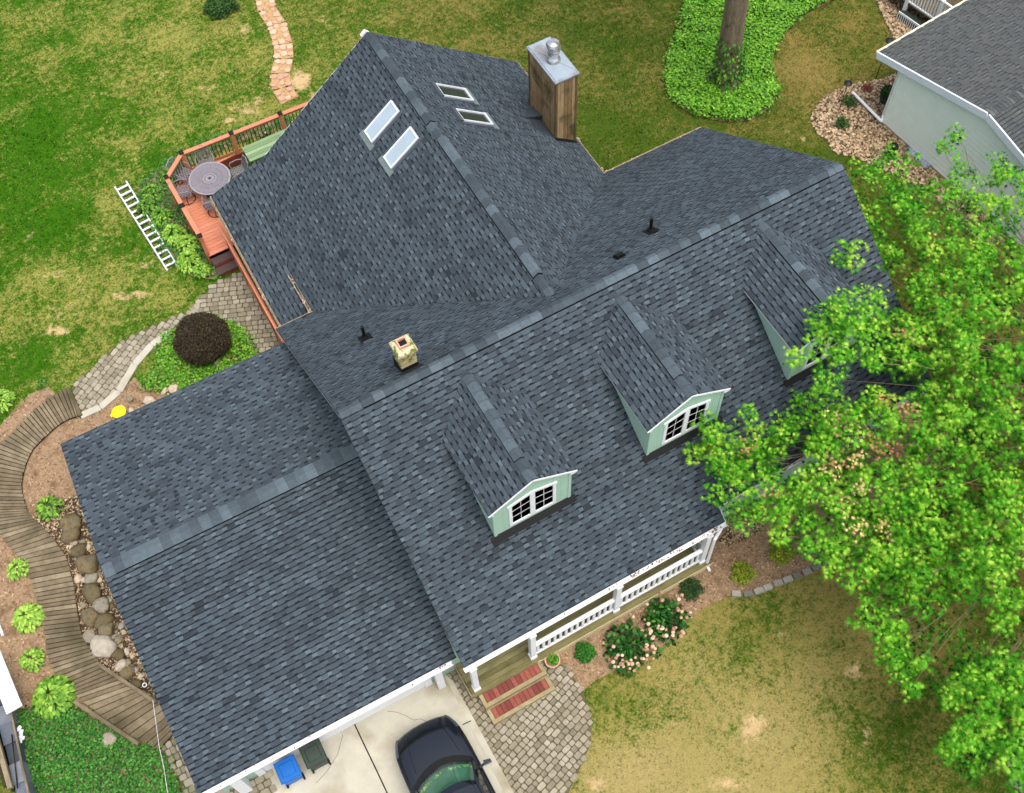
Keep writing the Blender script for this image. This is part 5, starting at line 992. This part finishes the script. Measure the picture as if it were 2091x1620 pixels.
# ---------------------------------------------------------------- neighbouring house
NO, ND, NE = Vector((21.5, 4.36, 0)), Vector((.087, -.996, 0)), Vector((.996, .087, 0))
nh = thing('neighbour_house', NO + NE * 4, 'pale green sided house with a brown grey shingle roof at the right edge', 'house')
def np_(s, e, z): return NO + ND * s + NE * e + Vector((0, 0, z))
s0, sp, s1, ze_, zp_ = -1.0, 3.42, 7.84, 2.62, 3.68; ks = (zp_ - ze_) / (sp - s0); kk = math.hypot(1, ks)
shingles('roof', nh, np_(s0, -.12, ze_), NE, ND + Vector((0, 0, ks)), [(0, 0), (16, 0), (16, (sp - s0) * kk), (0, (sp - s0) * kk)], NSHING, 31, ex=.13, tw=(.14, .4), gap=(.1, .3))
shingles('roof', nh, np_(s1, -.12, ze_), NE, -ND + Vector((0, 0, ks)), [(0, 0), (16, 0), (16, (sp - s0) * kk), (0, (sp - s0) * kk)], NSHING, 32, ex=.13, tw=(.14, .4), gap=(.1, .3))
rc = ridge('ridge_cap', nh, np_(sp, -.1, zp_), np_(sp, 15.8, zp_), -ND - Vector((0, 0, ks)), ND - Vector((0, 0, ks)), .16, None, 8, step=.14); rc.data.materials[0] = NSHING
q = MB(); q.bar(np_(s0, -.15, ze_ - .10), np_(sp, -.15, zp_ - .10), .05, .26); q.bar(np_(sp, -.15, zp_ - .10), np_(s1, -.15, ze_ - .10), .05, .26); q.build('rake_fascia', mat('white_fascia', rgb(218, 226, 236), .45, 3, .05), nh)
g = MB(); g.bar(np_(s0 - .03, -.14, ze_ - .04), np_(s0 - .03, 15.9, ze_ - .04), .09, .09); g.build('gutter', mat('cream_gutter', rgb(220, 212, 184), .6, 4, .08), nh)
q = MB(); z = .14; zt_ = lambda s: min(ze_ + (s - s0) * ks, ze_ + (s1 - s) * ks) - .12
sa, sb_ = 0., 6.85
while z < zp_ - .2:
    z2 = z + .19; a = max(sa, s0 + (z + .12 - ze_) / ks); b = min(sb_, s1 - (z + .12 - ze_) / ks); a2 = max(sa, s0 + (z2 + .12 - ze_) / ks); b2 = min(sb_, s1 - (z2 + .12 - ze_) / ks)
    if a2 < b2: q.prism([np_(a, -.02, z), np_(b, -.02, z), np_(b, .1, z), np_(a, .1, z)], [np_(a2, -.004, z2), np_(b2, -.004, z2), np_(b2, .1, z2), np_(a2, .1, z2)])
    z = z2
q.prism([np_(.02, .05, .1), np_(6.83, .05, .1), np_(6.83, .05, ze_), np_(sp, .05, zp_ - .2), np_(.02, .05, ze_)], [np_(.02, 15, .1), np_(6.83, 15, .1), np_(6.83, 15, ze_), np_(sp, 15, zp_ - .2), np_(.02, 15, ze_)])
q.build('wall', NSID, nh)
q = MB(); q.prism([np_(-.04, -.045, .14), np_(.07, -.045, .14), np_(.07, .08, .14), np_(-.04, .08, .14)], [np_(-.04, -.045, 2.5), np_(.07, -.045, 2.5), np_(.07, .08, 2.5), np_(-.04, .08, 2.5)]); q.build('corner_board', NSID, nh)
q = MB(); q.prism([np_(.0, .0, 0), np_(6.85, .0, 0), np_(6.85, 14.9, 0), np_(.0, 14.9, 0)], [np_(.0, .0, .139), np_(6.85, .0, .139), np_(6.85, 14.9, .139), np_(.0, 14.9, .139)]); q.build('foundation', FOUND, nh)
q = MB(); q.tube([np_(-.15, .1, 2.4), np_(-.15, .06, .35), np_(.0, -.12, .22)], .04, 8); q.tube([np_(-.02, -.1, .22), G(1741, 189, .1)], .05, 8); q.build('downspout', WHITE, nh)
# window well with a ribbed cover
a, b = G(1868, 300, .05), G(1906, 332, .05); ww = thing('window_well', (a + b) / 2, 'clear ribbed window well cover against the pale house foundation', 'window well'); q = MB(); d = (b - a); 
for i in range(9):
    p = a + d * (i / 8.) + Vector((0, 0, .1)); o_ = Vector((-.42, -.05, -.06)); q.bar(p, p + o_ * (1 - .3 * abs(i / 4. - 1)), .06, .03, tone=.5)
q.prism([a + Vector((-.02, 0, -.05)), b + Vector((-.02, 0, -.05)), b + Vector((-.40, -.05, -.05)), a + Vector((-.40, -.05, -.05))], [a + Vector((-.02, 0, .09)), b + Vector((-.02, 0, .09)), b + Vector((-.34, -.05, .03)), a + Vector((-.34, -.05, .03))]); q.build('cover', mat('ribbed_plastic', rgb(150, 156, 172), .35, 9, .3), ww)
q = MB(); q.bar(a + Vector((0, .06, .05)), a + Vector((-.45, .02, .03)), .05, .12); q.bar(b + Vector((0, -.08, .05)), b + Vector((-.45, -.1, .03)), .05, .12); q.build('well_frame', GREYMETAL, ww)
p = G(1817, 322, 0); kt = thing('black_canister', p, 'black domed canister standing on the river stones by the pale house', 'canister')
q = MB(); q.lathe(p, [(.13, 0), (.15, .04), (.15, .5), (.13, .56)], 20); q.build('body', BLKP, kt); q = MB(); q.lathe(p + Vector((0, 0, .561)), [(.14, 0), (.14, .03), (.11, .08), (.03, .1)], 20); lo = q.build('lid', BLKP, kt); q = MB(); q.box(p.x - .05, p.x + .05, p.y - .17, p.y - .152, .38, .46); q.build('handle', GREYMETAL, kt)
p = G(1806, 205, .1); p.z = 0; pp_ = thing('planter', p, 'dark planter with an evergreen beside the corner of the pale house', 'potted plant'); q = MB(); q.lathe(p, [(.14, 0), (.2, .3), (.21, .33), (.17, .33), (.16, .3)], 20); q.build('pot', DGREEN, pp_)
n = 900; d = NR.normal(0, 1, (n, 3)); d /= np.linalg.norm(d, axis=1)[:, None]; V, F = inst(LEAF, LEAFF, np.array([p.x, p.y, .5]) + d * [.22, .22, .22] * (NR.random(n) ** .3)[:, None], NR.uniform(0, 6.3, n), NR.uniform(-.9, .9, n), NR.normal(0, .4, n), NR.uniform(.05, .08, n)); build_np('foliage', V, F, NR.random(n), DKGREEN, pp_)
for (u, v), tz, lb in (((1712, 228), 1.25, 'thin black garden hook with a round hanger on the river stones'), ((1788, 162), 1.7, 'black bird feeder pole with thin legs under the pale house eave')):
    p = G(u, v, 0); root = thing('garden_hook', p, lb, 'garden hook'); q = MB(); q.tube([p, p + Vector((.05, .02, tz * .8)), p + Vector((.1, .05, tz)), p + Vector((.22, .08, tz + .05)), p + Vector((.3, .1, tz - .06))], .013, 6); q.build('pole', IRON, root)
    q = MB(); c = p + Vector((.1, .05, tz)); q.lathe(c, [(.03, -.08), (.14, 0), (.14, .03), (.02, .1)], 12); q.build('feeder', IRON, root)
for i, ((u, v), r_, lb) in enumerate((((1720, 250), .22, 'small dark green tuft at the lower left of the river stones'), ((1735, 205), .26, 'loose green tuft by the white downspout end'))): shrub('grass_clump', (u, v), r_, .3, 260, .09, DKGREEN, lb, seed=60 + i, tn=(.7, .2), dens=.8)
q = MB(); c = G(1770, 182, .02)
for k in range(40): a = NR.uniform(0, 6.3); d = NR.uniform(0, .2); s = NR.uniform(.03, .07); q.add([(c.x + d * math.cos(a) + s * math.cos(a + t * 1.57), c.y + d * math.sin(a) + s * math.sin(a + t * 1.57), .06 + NR.uniform(0, .08)) for t in range(4)], ((0, 1, 2, 3),), .3)
tag(q.build('ground_plant', REDD), 'dark red low plant on the stones by the pale house', 'plant')
# railed deck beyond the neighbouring house
dz = .6; a, b, c2 = G(1852, 6, dz), G(1910, 46, dz), G(1975, -30, dz); nd_ = thing('neighbour_deck', (b.x, b.y, 0), 'raised deck with white balusters beyond the pale house', 'deck')
q = MB(); ra, rb = a, b; far = Vector((3.2, .3, 0)); q.prism([Vector((x.x, x.y, dz - .05)) for x in (ra - (rb - ra) * 1.5, rb, rb + far, ra - (rb - ra) * 1.5 + far)], [Vector((x.x, x.y, dz)) for x in (ra - (rb - ra) * 1.5, rb, rb + far, ra - (rb - ra) * 1.5 + far)], .3); q.build('deck_boards', GREYWOOD, nd_)
q = MB(); o_ = Vector((-.28, -.03, 0)); q.prism([Vector((x.x, x.y, .02)) for x in (ra + o_, rb + o_, rb, ra)], [Vector((x.x, x.y, .3)) for x in (ra + o_, rb + o_, rb, ra)]); q.build('step', DGREEN, nd_)
q = MB(); q.bar(Vector((ra.x, ra.y, .35)) + o_ * 1.1, Vector((rb.x, rb.y, .35)) + o_ * 1.1, .03, .08)
for i in range(16): p = ra.lerp(rb, i / 15) + o_ * 1.12; q.box(p.x - .012, p.x + .012, p.y - .012, p.y + .012, .02, .34)
q.build('lattice', WHITE, nd_)
for p in (a, b, b + (b - a) * 1.0):
    q = MB(); q.box(p.x - .06, p.x + .06, p.y - .06, p.y + .06, .2, dz + 1.0); q.build('deck_post', WHITE, nd_)
for p0, p1 in ((a, b), (b, b + (b - a) * 1.0)):
    q = MB(); q.bar(p0 + Vector((0, 0, .95)), p1 + Vector((0, 0, .95)), .06, .06); o = q.build('railing', WHITE, nd_); q = MB(); q.bar(p0 + Vector((0, 0, .1)), p1 + Vector((0, 0, .1)), .05, .05); q.build('bottom_rail', WHITE, o)
    for i in range(11): p = p0.lerp(p1, (i + .5) / 11); q = MB(); q.box(p.x - .017, p.x + .017, p.y - .017, p.y + .017, dz + .12, dz + .93); q.build('baluster', WHITE, o)
# grey pavers at the lower right corner and by the oak
for i, (u, v, rx, ry, lb) in enumerate(((2078, 1572, .22, .3, 'square dark grey slab in the grass at the lower right corner'), (2085, 1600, .2, .22, 'grey slab at the very corner below the larger slab'))):
    p = G(u, v); q = MB(); q.M = Matrix.Translation((p.x, p.y, 0)) @ Matrix.Rotation(.3, 4, 'Z'); q.bevbox(-rx, rx, -ry, ry, -.02, .06, .01); tag(q.build('paving_slab', TANST), lb, 'slab')
# ---------------------------------------------------------------- tall trunk in the ivy, top right
p = G(1480, 172, 0); tt = thing('tall_tree', p, 'tall tree with a thick ridged trunk rising from the green ground cover', 'tree')
q = MB(); r = random.Random(3); n = 40; vs = []; zs = [0, .25, .6, 1.2, 2, 3, 4.5, 6, 8, 10, 12, 14]; rs = [.66, .52, .45, .41, .385, .37, .36, .35, .33, .31, .26, .2]
ph = [r.uniform(0, 6.3) for _ in range(9)]
for z, rr in zip(zs, rs):
    for k in range(n):
        a = 6.2832 * k / n; f = 1 + .07 * math.sin(5 * a + ph[0] + z * .2) + .05 * math.sin(9 * a + ph[1] - z * .3) + .035 * math.sin(17 * a + ph[2] + z * .5) + (.16 * math.sin(3 * a + 1) if z < .5 else 0); vs.append((p.x + rr * f * math.cos(a) - .03 * z, p.y + rr * f * math.sin(a), z))
q.add(vs, [(i * n + k, i * n + (k + 1) % n, (i + 1) * n + (k + 1) % n, (i + 1) * n + k) for i in range(len(zs) - 1) for k in range(n)]); q.build('trunk', BARK, tt, smooth=True)
n = 700; a = NR.uniform(2.6, 6.8, n); z = NR.random(n) ** 1.8 * 2.4; rr = .44 + .25 * np.exp(-z * 4) + NR.uniform(0, .06, n); V, F = inst(LEAF, LEAFF, np.column_stack([p.x + np.cos(a) * rr, p.y + np.sin(a) * rr, z]), a - 1.57, NR.uniform(-1.2, -.2, n), NR.normal(0, .4, n), NR.uniform(.09, .16, n)); build_np('climbing_ivy', V, F, NR.uniform(0, .8, n), IVYL, tt)
STAR = []
for k in range(7):
    a = (k - 3) * .62; L_ = (.55, .72, .95, 1.05, .95, .72, .55)[k]; STAR.append((math.sin(a) * L_, math.cos(a) * L_ + .1, -.08 * L_)); 
    if k < 6: a2 = a + .31; STAR.append((math.sin(a2) * .22, math.cos(a2) * .22 + .12, .03))
STAR = np.array(STAR + [(0, -.18, 0)]); SF_ = np.array([(len(STAR) - 1, i + 1, i) for i in range(len(STAR) - 2)])
STARF = np.array([(0, 1, 13), (1, 2, 3), (3, 4, 5), (5, 6, 7), (7, 8, 9), (9, 10, 11), (11, 12, 13), (1, 3, 13), (3, 5, 13), (5, 7, 13), (7, 9, 13), (9, 11, 13)])
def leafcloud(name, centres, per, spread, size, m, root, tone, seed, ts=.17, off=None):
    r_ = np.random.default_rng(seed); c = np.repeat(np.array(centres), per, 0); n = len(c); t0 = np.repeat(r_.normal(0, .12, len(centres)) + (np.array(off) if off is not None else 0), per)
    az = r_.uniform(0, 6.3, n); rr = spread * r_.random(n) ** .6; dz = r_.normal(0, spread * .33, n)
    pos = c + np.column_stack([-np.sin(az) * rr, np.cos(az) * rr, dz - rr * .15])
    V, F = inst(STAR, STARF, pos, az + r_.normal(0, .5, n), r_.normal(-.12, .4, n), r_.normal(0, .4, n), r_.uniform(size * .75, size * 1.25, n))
    tn = np.clip(tone + t0 + r_.normal(0, ts, n) + dz / spread * .15, 0, 1); return build_np(name, V, F, np.repeat(tn, 12), m, root)  # leaf tone lightens upward within a cluster, shading put into the colour
r_ = np.random.default_rng(4); cen = [(p.x - .4 + r_.normal(0, 2.2), p.y + .5 + abs(r_.normal(0, 2.4)), 14 + r_.uniform(-2, 3)) for _ in range(420)]
leafcloud('crown', cen, 12, .6, .2, OAKL, tt, .4, 2)
q = MB()
for k in range(9):
    e = cen[k * 7]; z0 = 9 + k * .5; q.tube([(p.x - .03 * z0, p.y, z0), ((p.x + e[0]) / 2, (p.y + e[1]) / 2, (z0 + e[2]) / 2 + .5), e], [.12, .08, .03], 7)
q.build('limbs', BARK, tt)
# ---------------------------------------------------------------- oak at the right
TB = G(2235, 1010, 0); oak = thing('oak_tree', TB, 'big bright green oak spreading over the right end of the roof, some leaf clusters brown', 'tree')
BL = [(1945, 268, 24, 2), (1935, 310, 26, 2), (1955, 335, 22, 2), (1800, 345, 45, 2), (1850, 380, 60, 2), (1760, 345, 30, 2), (1745, 435, 48, 2), (1705, 455, 25, 2), (1830, 450, 66, 2), (1900, 430, 60, 2), (1960, 395, 50, 2), (2040, 340, 34, 2), (2065, 400, 60, 2), (2000, 470, 70, 2), (1900, 525, 70, 2), (1790, 520, 50, 2), (1725, 515, 35, 2), (2060, 545, 80, 3), (1960, 610, 80, 3),
      (1860, 630, 50, 2), (1700, 650, 40, 3), (1760, 640, 55, 3), (1625, 710, 26, 2), (1680, 690, 36, 2), (1745, 712, 30, 2), (1830, 700, 70, 3), (1930, 720, 85, 3), (2040, 700, 85, 3), (1525, 838, 12, 1), (1655, 815, 34, 2), (1702, 775, 30, 2), (1655, 875, 55, 3), (1570, 895, 45, 3), (1455, 890, 40, 3), (1430, 930, 26, 2), (1480, 955, 45, 3), (1550, 950, 45, 3),
      (1470, 1000, 26, 2), (1510, 900, 25, 2), (1710, 880, 60, 3), (1790, 860, 60, 3), (1860, 870, 65, 3), (1950, 850, 80, 3), (2050, 860, 80, 3), (1520, 1030, 40, 3), (1600, 1045, 60, 3), (1700, 990, 75, 3), (1800, 990, 75, 3), (1900, 1000, 75, 3), (2000, 1000, 75, 2), (2080, 1010, 55, 3), (1690, 1105, 50, 3), (1750, 1075, 60, 3), (1850, 1110, 80, 3), (1950, 1130, 85, 3),
      (2050, 1110, 75, 3), (1722, 1180, 26, 2), (1800, 1190, 60, 2), (1880, 1195, 55, 2), (1755, 1248, 22, 2), (1800, 1282, 38, 2), (1840, 1318, 45, 3), (1862, 1362, 36, 2), (1862, 1400, 18, 2), (1990, 1235, 45, 1), (2060, 1240, 45, 2), (2040, 1310, 50, 1), (1930, 1255, 36, 1), (2010, 1190, 60, 1), (1950, 1370, 30, 1), (2080, 1330, 40, 1), (1905, 1180, 40, 1), (1975, 1330, 35, 1), (1995, 1405, 65, 3), (1955, 1420, 25, 2), (2060, 1400, 60, 3), (1962, 1490, 34, 2), (2040, 1480, 60, 3), (1950, 1525, 26, 3), (1990, 1545, 38, 3), (2060, 1545, 45, 2), (2088, 1590, 20, 2)]
# off-frame continuation of the crown
for u in (2160, 2250, 2340, 2430): 
    for v in range(380, 1560, 90): BL.append((u + (v % 40), v, 70, 1))
DEAD = [(1862, 682, 22, 1), (1808, 818, 12, 1), (1870, 850, 30, 1), (1735, 870, 34, 2), (1712, 850, 16, 3), (1775, 895, 20, 1), (1815, 925, 22, 1), (1720, 935, 22, 1), (1700, 960, 18, 3), (1765, 990, 20, 3), (1730, 1040, 26, 3), (1745, 1075, 22, 2), (1810, 1080, 16, 2), (1750, 930, 14, 2), (1575, 1010, 14, 0), (1530, 915, 12, 0)]
r_ = np.random.default_rng(11); cs = []; offs = []; low = []; dead = [[], []]; 
def zc(u, v): 
    g = G(u, v, 6); d = math.hypot(g.x - TB.x, g.y - TB.y); return max(4.6, 8.6 - .42 * d)
for u, v, R0_, den in BL:
    area = R0_ * R0_; k = max(2, int(area / 310 * den / 3 * 2.7)); z0 = zc(u, v)
    for _ in range(k * (2 if v > 1210 and den == 1 else 1)):
        a, rr = r_.uniform(0, 6.3), R0_ * r_.random() ** .55; uu, v_ = u + math.cos(a) * rr, v + math.sin(a) * rr
        z = z0 + r_.uniform(-1.9, .6) + .25 * (1 - rr / R0_); g = G(uu, v_, z)
        if 1590 < uu < 1790 and 600 < v_ < 790: z = r_.uniform(6.6, 7.2); g = G(uu, v_, z)
        elif 14.5 > g.x > 0 and -5.5 < g.y < 0 and z < H + SF * g.y + .5: z = H + SF * g.y + .5; g = G(uu, v_, z)
        L2 = v > 1210 and den == 1; (low if L2 else cs).append(tuple(g)); (None if L2 else offs.append(min(.1, (z - z0 + .6) * .2)))  # lower clusters toned darker, crown shade painted into the leaf colour
for u, v, R0_, kd in DEAD:
    for _ in range(int(2 + R0_ / 8)): a, rr = r_.uniform(0, 6.3), R0_ * r_.random() ** .6; dead[1 if kd >= 2 else 0].append(tuple(G(u + math.cos(a) * rr, v + math.sin(a) * rr, zc(u, v) + r_.uniform(.1, .6))))
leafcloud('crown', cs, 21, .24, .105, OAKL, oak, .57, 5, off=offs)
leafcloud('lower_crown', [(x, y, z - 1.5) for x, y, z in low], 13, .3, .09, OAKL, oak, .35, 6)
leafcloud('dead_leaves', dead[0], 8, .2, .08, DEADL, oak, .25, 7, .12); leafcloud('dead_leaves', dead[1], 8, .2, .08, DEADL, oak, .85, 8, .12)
# trunk, limbs reaching to clusters, twigs
q = MB(); q.tube([TB, TB + Vector((0, .1, 2)), TB + Vector((-.1, .1, 4.5)), TB + Vector((-.2, 0, 7)), TB + Vector((-.2, 0, 9))], [.5, .36, .32, .24, .12], 14); q.build('trunk', BARK, oak, smooth=True)
lb = MB(); rr2 = random.Random(4); tips = []
for u, v, R0_, den in BL[:77]:
    if den == 1 or u > 2020: continue
    e = Vector(G(u, v, zc(u, v) - .45)); base = TB + Vector((-.1, .05, rr2.uniform(2.8, 6.5))); m1 = base.lerp(e, .35) + Vector((rr2.uniform(-.5, .5), rr2.uniform(-.5, .5), .5)); m2 = base.lerp(e, .7) + Vector((rr2.uniform(-.3, .3), rr2.uniform(-.3, .3), .25))
    lb.tube([base, m1, m2, e], [.07, .03, .011, .005], 6)
lb.build('branches', TWIG, oak)
tw = MB(); ca = cs[:]; rr2.shuffle(ca)
for c in ca[:420]:
    c = Vector(c); d = (TB + Vector((0, 0, c.z - .8)) - c); d.z *= .5; d.normalize(); L_ = rr2.uniform(.5, 1.1); tw.tube([c, c + d * L_ * .5 + Vector((rr2.uniform(-.08, .08), rr2.uniform(-.08, .08), -.08)), c + d * L_ + Vector((rr2.uniform(-.15, .15), rr2.uniform(-.15, .15), -.25))], [.004, .008, .013], 4, caps=False)
tw.build('twigs', TWIG, oak)['kind'] = 'stuff'
